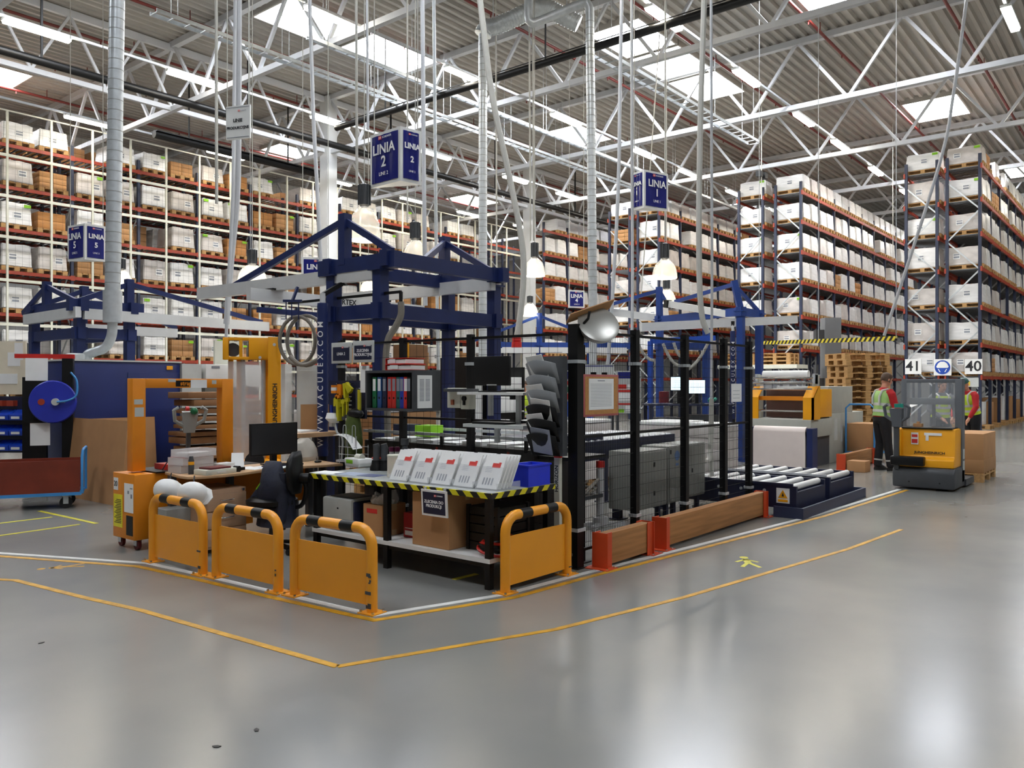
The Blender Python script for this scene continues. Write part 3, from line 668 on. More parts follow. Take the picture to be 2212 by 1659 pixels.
# ================================================================ floor paint
def strip(pts, wd, m, name='floor_marking', z=.003):
    mb = MB(); P_ = [Vector((p[0], p[1], 0)) for p in pts]; L = []; R_ = []
    for i, p in enumerate(P_):
        a = (p-P_[i-1]).normalized() if i else (P_[1]-p).normalized(); b = (P_[i+1]-p).normalized() if i < len(P_)-1 else a
        d = (a+b).normalized(); n = Vector((-d.y, d.x, 0))/max(.5, d.dot(a)); L.append(p+n*wd/2); R_.append(p-n*wd/2)
    for i in range(len(P_)-1):
        n = len(mb.v); q = (R_[i], R_[i+1], L[i+1], L[i])
        mb._a([(a.x, a.y, z) for a in q]+[(a.x, a.y, -.004) for a in q], [(0, 1, 2, 3), (0, 4, 5, 1), (1, 5, 6, 2), (2, 6, 7, 3), (3, 7, 4, 0)])
    return struct(name, mb, m, False)
wl = [(2.3, 9.9), (2.88, 8.59), (3.55, 7.08), (3.62, 6.2), (3.68, 5.2), (3.74, 4.27), (4.72, 3.93), (5.64, 3.85), (7.33, 3.65), (10.02, 3.36), (13.24, 3.2)]
strip(wl, .06, m_wline)
yl = [(2.2, 9.8), (2.8, 8.5), (3.43, 7.03), (3.51, 6.2), (3.57, 5.2), (3.66, 4.18), (4.70, 3.82), (5.64, 3.74), (7.33, 3.54), (10.02, 3.25), (13.24, 3.09)]
strip(yl, .055, m_yline)
strip([(2.4, 7.6), (2.56, 7.3), (2.68, 6.3), (2.78, 5.66), (2.85, 4.7), (2.93, 3.66)], .05, m_yline)
strip([(2.93, 3.66), (4.27, 3.11), (5.53, 2.83), (8.12, 2.43), (9.6, 2.3)], .045, m_yline)
strip([at(u, v, Z=0) for u, v in ((-20, 1160), (172, 1133))], .05, m_yl2); strip([at(u, v, Z=0) for u, v in ((-20, 1133), (112, 1117))], .05, m_yl2)
strip([at(u, v, Z=0) for u, v in ((85, 1104), (208, 1131))], .05, m_yl2)
strip([at(u, v, Z=0) for u, v in ((980, 1252), (1030, 1240))], .05, m_yl2)
def walker(c, ang, s, m):
    """small walking figure painted on the floor"""
    mb = MB(); M = Matrix.Translation((c[0], c[1], 0)) @ Matrix.Rotation(ang, 4, 'Z') @ Matrix.Scale(s, 4)
    for a, b, w_ in (((0, .1), (0, .55), .17), ((-.02, .1), (-.22, -.35), .1), ((.02, .1), (.2, -.38), .1), ((0, .5), (-.28, .2), .08), ((0, .5), (.26, .22), .08)):
        mb.bar((*a, .001), (*b, .001), w_, .004, up=(0, 0, 1))
    mb.cyl((0, .74, -.001), (0, .74, .003), .11, 14); mb.xf(M); struct('floor_marking', mb, m, False)
walker(at(152, 1223, Z=0), 1.2, .3, m_yline); walker(at(1618, 1218, Z=0), -1.0, .36, m_yl2)
# ================================================================ orange hoop guards
def guard(p, q, label):
    p, q = Vector((*p, 0)), Vector((*q, 0)); L = (q-p).length; ang = math.atan2((q-p).y, (q-p).x)
    t = T('hoop_guard', label, 'guard rail', p, ang, 'orange hoop guards'); r = .039; hh = .585; rad = .13
    pts = [(0, 0, 0)]+[(rad-rad*math.cos(a*math.pi/12), 0, hh-rad+rad*math.sin(a*math.pi/12)) for a in range(7)]+[(L-rad+rad*math.sin(a*math.pi/12), 0, hh-rad+rad*math.cos(a*math.pi/12)) for a in range(7)]+[(L, 0, 0)]
    P(t, 'hoop', MB().tube(pts, r, 16), m_yel)
    P(t, 'panel', MB().box(r*.8, L-r*.8, -.004, .004, .05, .43), m_yel)
    for a in (.17, L-.17-.13): P(t, 'black_band', MB().cyl((a, 0, hh), (a+.13, 0, hh), r*1.03, 16), m_blk, label='black band around the top tube')
    for x in (0, L):
        b = P(t, 'base_plate', MB().box(x-.075, x+.075, -.07, .07, 0, .009), m_yel)
        mb = MB()
        for i in (-1, 1):
            for j in (-1, 1): mb.cyl((x+i*.058, j*.052, .009), (x+i*.058, j*.052, .024), .01, 6)
        P(b, 'bolt', mb, m_chr)
    if 'nearest' in label or True:
        mb = MB(); rr = random.Random(int(p.y*50))
        for k in range(9 if 'chipped' in label else 2):
            a = rr.uniform(3.6, 4.9); z = rr.uniform(.03, .3); s = rr.uniform(.004, .012)
            mb.box(L-.03+rr.uniform(0, .05), L-.03+rr.uniform(.05, .058), -.0405, -.036, z, z+s*2)
        P(t, 'paint_chip', mb, m_dgr)
    return t
guard((3.62, 7.12), (3.63, 6.30), 'orange hoop guard with black bands standing before the strapping machine')
guard((3.66, 6.14), (3.69, 5.32), 'orange hoop guard with black bands, middle one of the row before the office chair')
guard((3.72, 5.15), (3.77, 4.33), 'orange hoop guard with chipped right post at the corner of the painted lines')
guard((4.77, 3.95), (5.57, 3.94), 'orange hoop guard at the right end of the hazard-taped bench')
# ================================================================ hazard-taped bench and what is on it
bz = .75
t = T('workbench', 'grey-topped workbench edged with yellow and black hazard tape', 'workbench', (4.75, 4.07, 0))
P(t, 'benchtop', MB().box(0, .83, 0, 2.28, bz-.035, bz), mat('bench_top', 'b4b8b6', .25, 0, .06, 3), bevel=.003)
P(t, 'hazard_tape', MB().box(-.003, .02, -.003, 2.283, bz-.042, bz+.0015).box(0, .83, -.003, .02, bz-.042, bz+.0015), m_haz)
for x in (.03, .78):
    for y in (.05, 1.22, 2.2):
        P(t, 'leg', MB().box(x-.025, x+.025, y-.025, y+.025, 0, bz-.035), m_blk)
P(t, 'lower_shelf', MB().box(.0, .8, .02, 1.42, .205, .24).box(.0, .8, 1.425, 2.24, .205, .24), m_white)
P(t, 'rail', MB().box(.02, .05, .02, 2.24, .17, .205).box(.76, .79, .02, 2.24, .17, .205).box(.01, .8, 1.2, 1.24, bz-.075, bz-.035), m_blk)
# hanging notice
t = T('bench_notice', 'navy notice reading ZLECENIA DO PRODUKCJI hanging from the hazard-taped edge', 'notice', (4.735, 4.66, .52))
P(t, 'frame', MB().box(-.012, 0, -.145, .145, 0, .215), m_paper, rot=(0, -.06, 0)); P(t, 'navy_sheet', MB().box(-.0145, -.012, -.125, .125, .018, .197), m_dnavy, rot=(0, -.06, 0))
text(t, 'ZLECENIA DO\nPRODUKCJI', .034, (-.022, 0, .1), (-1, 0, 0), m_text, bold=.001); logo(t, Vector((-.027, -.02, .17)), (-1, 0, 0), .14)
P(t, 'clip', MB().box(-.014, .0, -.12, -.1, .2, .232).box(-.014, 0, .1, .12, .2, .232), m_galv)
# leaflet stacks in clear holders
for i in range(5):
    y = 5.33-.245*i; ly = ['at the far end of the row', 'second from the beige roll', 'in the middle of the row', 'second from the blue bin', 'next to the blue bin'][i]
    t = T('leaflet_holder', 'clear slanted holder of white leaflets, %s' % ly, 'leaflet holder', (4.84+.012*i, y-.1, bz), 0, 'white leaflet stacks on the bench')
    n = 5; a = math.radians(62); mb = MB()
    for k in range(n): x = .07*k*.62; mb.bar((x+.01, 0, .012), (x+.01+.285*math.cos(a), 0, .012+.285*math.sin(a)), .212, .012, up=(1, 0, 0))
    P(t, 'leaflets', mb, m_paper)
    P(t, 'holder', MB().bar((-.004, 0, .004), (-.004+.2*math.cos(a), 0, .004+.2*math.sin(a)), .225, .003, up=(1, 0, 0)).box(0, .2, -.113, .113, 0, .005).box(.0, .3, -.1135, -.1115, 0, .06).box(.0, .3, .1115, .1135, 0, .06), m_clear)
    nn = Vector((-math.sin(a), 0, math.cos(a))); x_ = Vector((0, -1, 0)); y_ = nn.cross(x_); e = Matrix((x_, y_, nn)).transposed().to_euler(); d = Vector((math.cos(a), 0, math.sin(a)))
    o = Vector((.01, 0, .012))+nn*.0068
    P(t, 'red_stamp', MB().box(-.04, .045, -.02, .02, 0, .0006).box(.02, .045, .02, .028, 0, .0006), m_inkr, loc=o+d*.2+Vector((0, -.03, 0)), rot=e)
    mb = MB()
    for k in range(4): mb.box(-.07, .0, -.05+.014*k, -.047+.014*k, 0, .0005)
    for k in range(4): mb.box(-.06+.03*k, -.045+.03*k, -.16, -.1, 0, .0005)
    P(t, 'print', mb, m_inkg, loc=o+d*.19, rot=e)
def bxthing(name, label, cat, u, v, z, d, m, rz=0, bevel=.004, group=None, parts=True):
    """box-like thing whose near bottom middle is seen at (u, v) on the height z"""
    p = at(u, v, Z=z); return T(name, label, cat, p, rz, group)
# blue bin
t = T('plastic_bin', 'deep blue open plastic bin at the right end of the bench', 'bin', (5.4, 4.2, bz))
mb = MB()
for q in ((-.15, -.135, -.1, .1), (.135, .15, -.1, .1), (-.15, .15, -.1, -.085), (-.15, .15, .085, .1)): mb.box(*q, 0, .18)
mb.box(-.15, .15, -.1, .1, 0, .012).box(-.16, .16, -.11, -.095, .165, .18).box(-.16, .16, .095, .11, .165, .18).box(-.16, -.14, -.11, .11, .165, .18).box(.14, .16, -.11, .11, .165, .18)
P(t, 'shell', mb, mat('bin_blue', '1f35d6', .35, 0, .08)); P(t, 'contents', MB().box(-.13, .13, -.08, .08, .02, .15), m_paper)
S('carton', MB().box(-.05, .05, -.06, .06, 0, .14), m_white, 'small white box behind the blue bin on the bench', 'box', (5.53, 4.38, bz), bevel=.003)
t = T('tape_roll', 'wide beige roll standing on the bench behind the leaflets', 'roll', (5.1, 5.52, bz)); P(t, 'roll', MB().lathe([(.05, .19), (.085, .19), (.085, 0), (.05, 0), (.05, .19)], n=24), mat('beige_roll', 'd9cfbd', .6)); P(t, 'rim', MB().lathe([(.088, .185), (.088, .2), (.05, .2)], n=24), m_cream)
# scanners in cradles
for k, (u, lb) in enumerate(((812, 'left one'), (829, 'right one'))):
    p = at(u, 1016, Z=bz); t = T('hand_scanner', 'black handheld scanner standing in its cradle by the label printer, %s' % lb, 'scanner', p, -.6, 'handheld scanners on the bench')
    P(t, 'cradle', MB().lathe([(.06, 0), (.06, .03), (.045, .06), (.04, .1)], n=14), m_blk); P(t, 'body', MB().tube([(0, 0, .06), (.005, 0, .16), (.01, 0, .22), (0, 0, .26)], [.03, .033, .036, .03], 12), m_dgr)
    P(t, 'indicator', MB().box(-.04, -.03, -.012, .012, .115, .13), m_red)
for k, u in enumerate((846, 858)):
    p = at(u, 1008, Z=bz); t = T('glue_bottle', 'clear bottle with a purple cap behind the scanners, %s' % ('nearer the scanners', 'nearer the beige roll')[k], 'bottle', p, 0, 'purple-capped bottles')
    P(t, 'bottle', MB().lathe([(.02, 0), (.026, .02), (.028, .12), (.024, .16)], n=14), mat('milky_plastic', 'c9c9c4', .3)); P(t, 'cap', MB().lathe([(.027, .155), (.027, .2), (.02, .205), (.0005, .205)], n=14), mat('purple_cap', '6f1747', .4))
p = at(868, 1022, Z=bz); t = T('spray_can', 'dark canister with a red label beside the beige roll', 'can', p); P(t, 'can', MB().lathe([(.026, 0), (.026, .2), (.02, .215), (.0005, .215)], n=14), m_blk); P(t, 'red_label', MB().lathe([(.0268, .02), (.0268, .12)], n=14), m_red)
p = at(858, 1018, Z=bz); t = T('flask', 'dark grey flask with a red foot behind the canister', 'flask', p+Vector((.12, .02, 0))); P(t, 'body', MB().lathe([(.035, .01), (.035, .2), (.025, .24), (.04, .25), (.04, .31), (.0005, .31)], n=14), m_dgr); P(t, 'foot', MB().lathe([(.04, 0), (.04, .015), (.0005, .016)], n=14), m_red)
# label printer
p = at(775, 1008, Z=bz); t = T('label_printer', 'white rounded label printer with a lime green lid', 'printer', p, -.15)
P(t, 'body', MB().prism([(-.13, 0), (.12, 0), (.14, .05), (.14, .09), (-.13, .09), (-.15, .04)], -.09, .09, 'yz'), m_white, bevel=.012); P(t, 'lid', MB().box(-.092, -.04, -.03, .1, .035, .075), m_green, bevel=.004); P(t, 'label_coil', MB().cyl((-.02, -.1, .1), (-.02, 0, .1), .035, 16), m_cream)
# desk lamp head, wire rack with papers
p = at(735, 1004, Z=bz); t = T('document_rack', 'wire document rack holding bent white papers', 'rack', p+Vector((.1, .0, 0)))
mb = MB()
for y in (-.14, .0, .14):
    mb.tube([(0, y, 0), (0, y, .18), (.0, y, .3)], .004, 6); mb.tube([(.16, y, 0), (.16, y, .2)], .004, 6); mb.tube([(0, y, .02), (.16, y, .02)], .004, 6)
for z in (.02, .1, .18): mb.tube([(0, -.15, z), (0, .15, z)], .004, 6); mb.tube([(.16, -.15, z), (.16, .15, z)], .004, 6)
for y in (-.1, .05): mb.tube(spline([(0.02, y, .18), (0.02, y, .38), (.02, y+.025, .41), (.02, y+.05, .38), (.02, y+.05, .18)], 5), .004, 6)
P(t, 'wire_frame', mb, m_galv)
mb = MB(); vs_ = []
for i in range(9): a = i/8; vs_ += [(-.03+.02*math.sin(a*3), -.12+.34*a, .16+.14*math.sin(min(a*1.4, 1)*1.57)), (-.06+.16, -.12+.34*a, .17+.14*math.sin(min(a*1.4, 1)*1.57))]
mb._a(vs_, [(2*i, 2*i+2, 2*i+3, 2*i+1) for i in range(8)]); P(t, 'papers', mb, m_paper)
for k, (u, v, w_, d_, rz, m, lb) in enumerate(((710, 1021, .3, .21, .15, m_paper, 'white sheet lying nearest the chair end of the bench'), (760, 1024, .3, .21, .05, mat('paper_blue', 'aeb8cc', .5), 'pale blue sheet lying on the bench beside the white one'), (800, 1027, .25, .18, .1, mat('paper_navy', '4a5580', .4), 'navy folder lying flat in front of the scanners'))):
    p = at(u, v, Z=bz); S('sheet', MB().box(-d_/2, d_/2, -w_/2, w_/2, 0, .003), m, lb, 'paper', p, rz)
# under the bench
sz = .2415
def carton(name, label, cat, x0, x1, y0, y1, z0, z1, m, extra=None, rz=0, tape=True):
    t = T(name, label, cat, ((x0+x1)/2, (y0+y1)/2, z0), rz); X, Y, Z = (x1-x0)/2, (y1-y0)/2, z1-z0
    P(t, 'box', MB().box(-X, X, -Y, Y, 0, Z), m, bevel=.004)
    if tape: P(t, 'tape', MB().box(-.03, .03, -Y-.001, Y+.001, Z-.06, Z+.001).box(-.03, .03, -Y-.001, Y+.001, -.0, .05), mat('brown_tape', 'c7a67c', .3))
    return t
t = carton('carton', 'large brown cardboard box under the bench behind the navy notice', 'cardboard box', 4.80, 5.25, 4.57, 5.0, sz, .69, m_card)
P(t, 'torn_label', MB().box(.05, .2, -.2165, -.215, .14, .28), m_paper, rot=(0, 0, 0))
t = carton('carton', 'brown cardboard box with red print and a bag spilling out', 'cardboard box', 4.84, 5.12, 5.42, 5.68, sz, .52, m_card)
P(t, 'print', MB().box(-.1415, -.141, -.06, .08, .2, .24), m_inkr)
mb = MB(); rr = random.Random(4)
for k in range(9): a = k*.7; mb.tube([(.0+.05*math.cos(a), .06*math.sin(a), .22), (.08*math.cos(a), .09*math.sin(a), .32), (.1*math.cos(a+.4), .1*math.sin(a+.4), .36+rr.uniform(-.03, .07))], [.05, .05, .01], 7)
P(t, 'plastic_bag', mb, mat('bag_plastic', 'dfe0de', .2, 0, .08, alpha=.75))
t = carton('carton', 'dark red box with white print under the bench', 'cardboard box', 4.98, 5.26, 5.1, 5.3, sz, .46, mat('box_red', 'a8141c', .45), tape=False); P(t, 'print', MB().box(-.1415, -.141, -.08, .08, .02, .06).box(-.1415, -.141, -.05, .08, .08, .085), m_paper)
t = T('crate', 'black slatted crate at the right end of the lower shelf', 'crate', (5.15, 4.34, sz)); mb = MB()
for k in range(5): mb.box(-.2, .2, -.16, .16, .005+.072*k, .067+.072*k)
P(t, 'slats', mb, m_blk); P(t, 'corner_posts', MB().box(-.21, -.18, -.17, -.14, 0, .37).box(.18, .21, -.17, -.14, 0, .37).box(-.21, -.18, .14, .17, 0, .37).box(.18, .21, .14, .17, 0, .37), m_blk)
mb = MB()
for k in range(5): mb.tube([(.13*math.cos(a*.4+k)*(1-.05*k)+.01*k, .13*math.sin(a*.4+k), .02+.02*k+.03*math.sin(a*.4)) for a in range(16)], .012, 7, m=k % 2, closed=True)
S('cable_coil', mb, [m_red, m_blk], 'coil of red and black cable lying on the lower shelf', 'cable', (4.93, 4.2, sz+.01))
t = T('laser_printer', 'grey and dark laser printer at the left end of the lower shelf', 'printer', (5.0, 6.0, sz)); P(t, 'body', MB().box(-.2, .16, -.2, .22, 0, .3), mat('printer_grey', 'b5b8b2', .5), bevel=.02); P(t, 'dark_side', MB().box(-.18, .14, -.225, -.2, .01, .28), m_dnavy, bevel=.01); P(t, 'button', MB().box(-.203, -.2, -.02, .0, .2, .215), m_blk); P(t, 'output_slot', MB().box(-.14, .1, -.15, .17, .3, .305), m_blk)
t = T('floor_fan', 'dark round fan under the bench between two boxes', 'fan', (5.35, 5.2, sz)); P(t, 'guard_ring', MB().tube([(0, .16*math.cos(a*.3927), .38+.16*math.sin(a*.3927)) for a in range(16)], .02, 8, closed=True), m_blk)
P(t, 'blades', MB().prism([(-.12, -.03), (.12, .03), (.12, -.03), (-.12, .03)], -.01, .01, 'yz').xf(Matrix.Translation((0, 0, .38))), m_dgr); P(t, 'stand', MB().cyl((0, 0, 0), (0, 0, .24), .02).cyl((0, 0, 0), (0, 0, .02), .1), m_blk)
t = T('reel', 'white-centred black reel behind the right hoop guard', 'reel', (5.3, 4.3, .0)); 
P(t, 'drum', MB().cyl((0, -.05, .12), (0, .05, .12), .115, 20), m_blk); P(t, 'hub', MB().cyl((-0, -.055, .12), (0, .055, .12), .04, 16), m_white)
# ================================================================ office corner: desk, chair, drawers
dz = .745
t = T('desk', 'light wooden desk with a curved front edge behind the hoop guards', 'desk', (4.7, 7.3, 0))
poly = [(3.98, 7.6), (3.9, 7.2), (3.9, 7.04), (3.98, 6.97), (4.2, 6.93), (4.4, 6.94), (4.6, 7.0), (4.8, 7.05), (5.1, 7.03), (5.6, 6.9), (5.72, 7.62)]
P(t, 'desktop', MB().prism(poly, dz-.026, dz), m_desk, world=True, bevel=.003)
for x, y in ((4.0, 7.5), (5.62, 7.0), (5.62, 7.52), (4.62, 7.5)): P(t, 'leg', MB().box(x-.03, x+.03, y-.03, y+.03, 0, dz-.026), m_dgr, world=True)
P(t, 'back_panel', MB().box(4.05, 5.6, 7.56, 7.58, .3, dz-.026), m_yel2, world=True)
t = T('drawer_unit', 'beige drawer pedestal with metal handles under the desk', 'drawer unit', (4.28, 7.25, 0)); P(t, 'body', MB().box(-.21, .21, -.24, .25, .04, .6), mat('beige_laminate', 'c3a081', .5, 0, .05), bevel=.003)
for k in range(3):
    z = .07+.165*k; d = P(t, 'drawer', MB().box(-.205, .205, -.258, -.24, z, z+.155), MATS['beige_laminate'], bevel=.003); P(d, 'handle', MB().tube(spline([(-.07, -.258, z+.1), (-.05, -.285, z+.095), (.05, -.285, z+.1), (.07, -.258, z+.105)], 4), .005, 6), m_chr)
P(t, 'lock', MB().cyl((.17, -.24, .58), (.17, -.265, .58), .012, 10), m_chr)
for x in (-.17, .17):
    for y in (-.2, .2): P(t, 'caster', MB().cyl((x-.01, y, .022), (x+.01, y, .022), .022, 12), m_blk)
S('grey_box', MB().box(-.12, .12, -.12, .12, 0, .42), m_gry, 'grey boxy case standing beside the drawer pedestal', 'box', (3.95, 7.4, 0), bevel=.006)
for k, (u, v, lb) in enumerate(((366, 1063, 'nearer the strapping machine'), (418, 1070, 'nearer the drawers'))):
    p = at(u, v, D=7.35-.2*k); t = T('hard_hat', 'white bump cap hanging under the desk edge, %s' % lb, 'helmet', p, .5+.3*k, 'white caps under the desk')
    M = Matrix.Rotation(-1.0, 4, 'Y') @ Matrix.Rotation(-1.7, 4, 'Z')
    mb = MB().lathe([(.105, 0), (.105, .03), (.1, .07), (.08, .11), (.045, .135), (.0005, .142)], n=20); 
    for i in range(len(mb.v)): mb.v[i].x *= 1.2
    P(t, 'shell', mb.xf(M), m_white, ang=60); P(t, 'peak', MB().prism([(-.06, -.1), (.05, -.11), (.16, -.07), (.19, 0), (.16, .07), (.05, .11), (-.06, .1)], -.006, .004).xf(Matrix.Translation((-.02, 0, 0))).xf(M), m_white)
    P(t, 'rib', MB().tube([(.108*1.2*math.cos(a), .108*math.sin(a), .035) for a in [i*.3927 for i in range(16)]], .004, 6, closed=True).xf(M), m_white); P(t, 'strap', MB().tube([(0, 0, .09), (.03, 0, .17)], .006, 6), m_dgr)
# chair with a jacket
t = T('office_chair', 'black office chair seen from behind beside the bench', 'chair', (4.55, 6.66, 0), 2.2)
P(t, 'seat', MB().loft([((0, 0, .44), .2, .2), ((0, 0, .46), .24, .24), ((0, 0, .5), .24, .24), ((0, 0, .52), .2, .2)], 18), m_blk)
mb = MB(); vs_ = []; nr = 9
prof = [(.56, .12), (.62, .19), (.72, .215), (.82, .21), (.9, .17), (.96, .09)]
for z, w_ in prof:
    for i in range(nr): a = -1+2*i/(nr-1); vs_.append((-.23+.05*(1-a*a)*-1+.06*(z-.75)**2, w_*a, z))
mb._a(vs_, [(r*nr+i, r*nr+i+1, (r+1)*nr+i+1, (r+1)*nr+i) for r in range(len(prof)-1) for i in range(nr-1)])
o = P(t, 'backrest', mb, m_blk, ang=60); md = o.modifiers.new('thick', 'SOLIDIFY'); md.thickness = .035
P(t, 'back_bracket', MB().tube(spline([(-.1, 0, .42), (-.28, 0, .44), (-.33, 0, .6), (-.29, 0, .72)], 5), .022, 8).cyl((-.36, 0, .7), (-.27, 0, .7), .05, 14), m_blk)
P(t, 'gas_column', MB().cyl((0, 0, .1), (0, 0, .44), .028, 12), m_dgr)
for k in range(5):
    a = k*2*math.pi/5; x, y = .27*math.cos(a), .27*math.sin(a); P(t, 'leg', MB().bar((0, 0, .1), (x, y, .065), .045, .03), m_blk); P(t, 'caster', MB().cyl((x-.02*math.sin(a), y+.02*math.cos(a), .028), (x+.02*math.sin(a), y-.02*math.cos(a), .028), .028, 12), m_rub)
mb = MB(); rr = random.Random(3); rings = []
for k in range(9):
    z = .86-.075*k; rings.append(((4.56-.03*math.sin(k*.8), 6.62+.03*math.cos(k*1.1), z), .05+.028*min(k, 4)+rr.uniform(-.008, .008), .11+.022*min(k, 5)+rr.uniform(-.012, .012)))
mb.loft(rings, 16); mb.loft([((4.62, 6.72, .74), .05, .06), ((4.58, 6.8, .62), .07, .07), ((4.52, 6.86, .5), .07, .075), ((4.5, 6.86, .42), .04, .05)], 12); mb.loft([((4.56, 6.5, .76), .05, .06), ((4.52, 6.46, .5), .06, .06), ((4.5, 6.46, .24), .05, .055)], 12)
mj = mat('jacket_navy', '1b2033', .75, 0, .4, 9, .5)
t = T('jacket', 'dark navy work jacket draped over the black office chair', 'jacket', (4.56, 6.6, .24)); P(t, 'cloth', mb, mj, world=True, ang=70); P(t, 'piping', MB().tube([(4.45, 6.68, .68), (4.43, 6.74, .6)], .006, 6), m_green, world=True)
# things on the desk
def on(u, v, z=dz): return at(u, v, Z=z)
p = on(602, 1000); t = T('monitor', 'black desk monitor seen from the front on the light wooden desk', 'monitor', (5.08, 7.4, dz), .0)
P(t, 'screen', MB().box(-.29, .29, -.012, .02, .1, .44), m_blk, bevel=.004); P(t, 'display', MB().box(-.278, .278, -.0135, -.012, .115, .428), mat('screen_dark', '2c2c2e', .3)); P(t, 'stand', MB().box(-.03, .03, -.01, .03, .01, .12).box(-.11, .11, -.08, .09, 0, .012), m_blk)
p = on(595, 1003); t = T('keyboard', 'dark keyboard in front of the desk monitor', 'keyboard', (5.05, 7.2, dz), .1); P(t, 'case', MB().box(-.22, .22, -.07, .07, 0, .016), m_dnavy, bevel=.003); mb = MB()
for r in range(5):
    for c_ in range(14): mb.box(-.21+.03*c_, -.184+.03*c_, -.062+.025*r, -.041+.025*r, .016, .021)
P(t, 'keys', mb, m_blk)
S('mouse', MB().sphere((0, 0, .012), .03, 14, (1.5, 1, .6)), m_blk, 'black computer mouse at the right of the keyboard', 'mouse', (5.5, 7.2, dz))
for k, (x, y, rz) in enumerate(((4.75, 7.2, .2), (4.62, 7.3, -.15), (4.9, 7.08, .05))): S('sheet', MB().box(-.15, .15, -.105, .105, 0, .003+.001*k), m_paper, 'white printed sheet on the desk, %s' % ('under the keyboard edge', 'beside the desk calendar', 'at the curved front edge')[k], 'paper', (x, y, dz+.0005), rz)
for k in range(3):
    t = T('clear_tray', 'translucent plastic tray with papers stacked on the desk, %s' % ('bottom one', 'middle one', 'top one slid aside')[k], 'tray', (4.15+.03*(k == 2), 7.42, dz+.075*k), .1*k); mb = MB()
    for q in ((-.17, -.165, -.12, .12), (.165, .17, -.12, .12), (-.17, .17, -.12, -.115), (-.17, .17, .115, .12)): mb.box(*q, 0, .073)
    P(t, 'shell', mb.box(-.17, .17, -.12, .12, 0, .004), mat('tray_plastic', 'ece6e4', .15, 0, .02, alpha=.45)); P(t, 'papers', MB().box(-.14, .14, -.1, .1, .005, .04), m_paper)
p = on(391, 1015); t = T('spray_can', 'dark spray can with a yellow label on the desk', 'can', (4.03, 7.2, dz)); P(t, 'can', MB().lathe([(.027, 0), (.027, .13), (.02, .15), (.018, .17), (.0005, .17)], n=16), m_dgr); P(t, 'yellow_label', MB().lathe([(.0275, .09), (.0275, .12)], n=16), m_trk)
t = T('parts_case', 'flat cream plastic case on the desk front edge', 'case', (4.2, 7.06, dz), .08); P(t, 'case', MB().box(-.17, .17, -.09, .1, 0, .05), m_cream, bevel=.006); P(t, 'latch', MB().box(-.05, .05, -.094, -.088, .015, .03), m_white)
S('book', MB().box(-.12, .12, -.08, .08, 0, .018), mat('book_maroon', '6b2226', .5), 'dark red notebook lying on the cream case', 'book', (4.2, 7.07, dz+.0505), .15, bevel=.002)
S('tape_gun', MB().cyl((0, -.03, .03), (0, .03, .03), .03, 14).box(.02, .1, -.015, .015, .01, .04), m_blk, 'small black tape dispenser beside the cream case', 'dispenser', (4.42, 7.05, dz), .3)
S('carton', MB().box(-.08, .08, -.06, .06, 0, .07), m_white, 'small white carton next to the clear trays on the desk', 'box', (4.45, 7.32, dz), .2, bevel=.003)
S('desk_calendar', MB().prism([(-.05, 0), (.05, 0), (.0, .15)], -.06, .06, 'xz'), m_paper, 'white tent-shaped desk calendar', 'calendar', (4.66, 7.42, dz), .9)
mb = MB(); rr = random.Random(8)
for k, (z, a) in enumerate(((0, .15), (.06, .19), (.14, .19), (.2, .16), (.24, .06))): pass
mb.loft([((0, 0, 0), .2, .12), ((0, 0, .05), .22, .14), ((.01, 0, .13), .2, .12), ((0, .01, .2), .17, .1), ((.02, 0, .25), .06, .05)], 14)
S('plastic_bag', mb, mat('bag_film', 'd8d2c6', .2, 0, .15, 6, .5, alpha=.6), 'translucent plastic bag slumped at the back of the desk', 'bag', (5.55, 7.75-.22, dz), .4)
# ================================================================ strapping machine with its orange arch
t = T('strapping_machine', 'orange strapping machine with a tall square arch', 'machine', (3.72, 7.68, 0))
P(t, 'cabinet', MB().box(0, .42, 0, .44, .1, .73), m_yel2, bevel=.006)
P(t, 'table', MB().box(.42, 1.35, -.02, .46, .55, .73), m_yel2, bevel=.004); P(t, 'table_top', MB().box(.2, 1.36, -.03, .47, .73, .745), m_blk)
P(t, 'far_leg', MB().box(.95, 1.3, .02, .42, .1, .55), m_yel2)
P(t, 'arch', MB().box(.06, .19, .16, .27, .745, 1.655).box(1.02, 1.15, .16, .27, .745, 1.655).box(.19, 1.02, .16, .27, 1.56, 1.655), m_yel2, bevel=.003)
P(t, 'number_label', MB().box(-.003, 0, .33, .42, .56, .68), m_paper); text(t, '20', .075, (-.005, .375, .62), (-1, 0, 0), m_ink, 'number_lettering')
P(t, 'yellow_notice', MB().box(-.003, 0, .24, .42, .2, .52), mat('notice_lemon', 'f0e22a', .5)); mb = MB()
for k in range(15): mb.box(-.004, -.003, .26, .40-.02*(k % 3), .24+.016*k, .247+.016*k)
P(t, 'notice_print', mb, m_ink)
P(t, 'white_notice', MB().box(-.003, 0, .02, .2, .36, .64), m_paper); P(t, 'notice_print', MB().box(-.0045, -.003, .04, .07, .5, .54).box(-.0045, -.003, .1, .13, .54, .57).box(-.0045, -.003, .03, .08, .59, .6), m_inkg)
P(t, 'vent_slot', MB().box(-.003, 0, .03, .16, .14, .33), m_blk)
P(t, 'control_panel', MB().box(.5, .9, -.026, -.02, .58, .7), m_blk); P(t, 'knob', MB().cyl((.56, -.05, .64), (.56, -.02, .64), .03, 14), m_white)
n = (0, -1, 0); P(t, 'name_plate', MB().box(.5, .84, .157, .16, 1.575, 1.635), m_blk); text(t, 'strapex', .062, (.64, .155, 1.605), n, m_yel2, 'name_lettering', bold=.001)
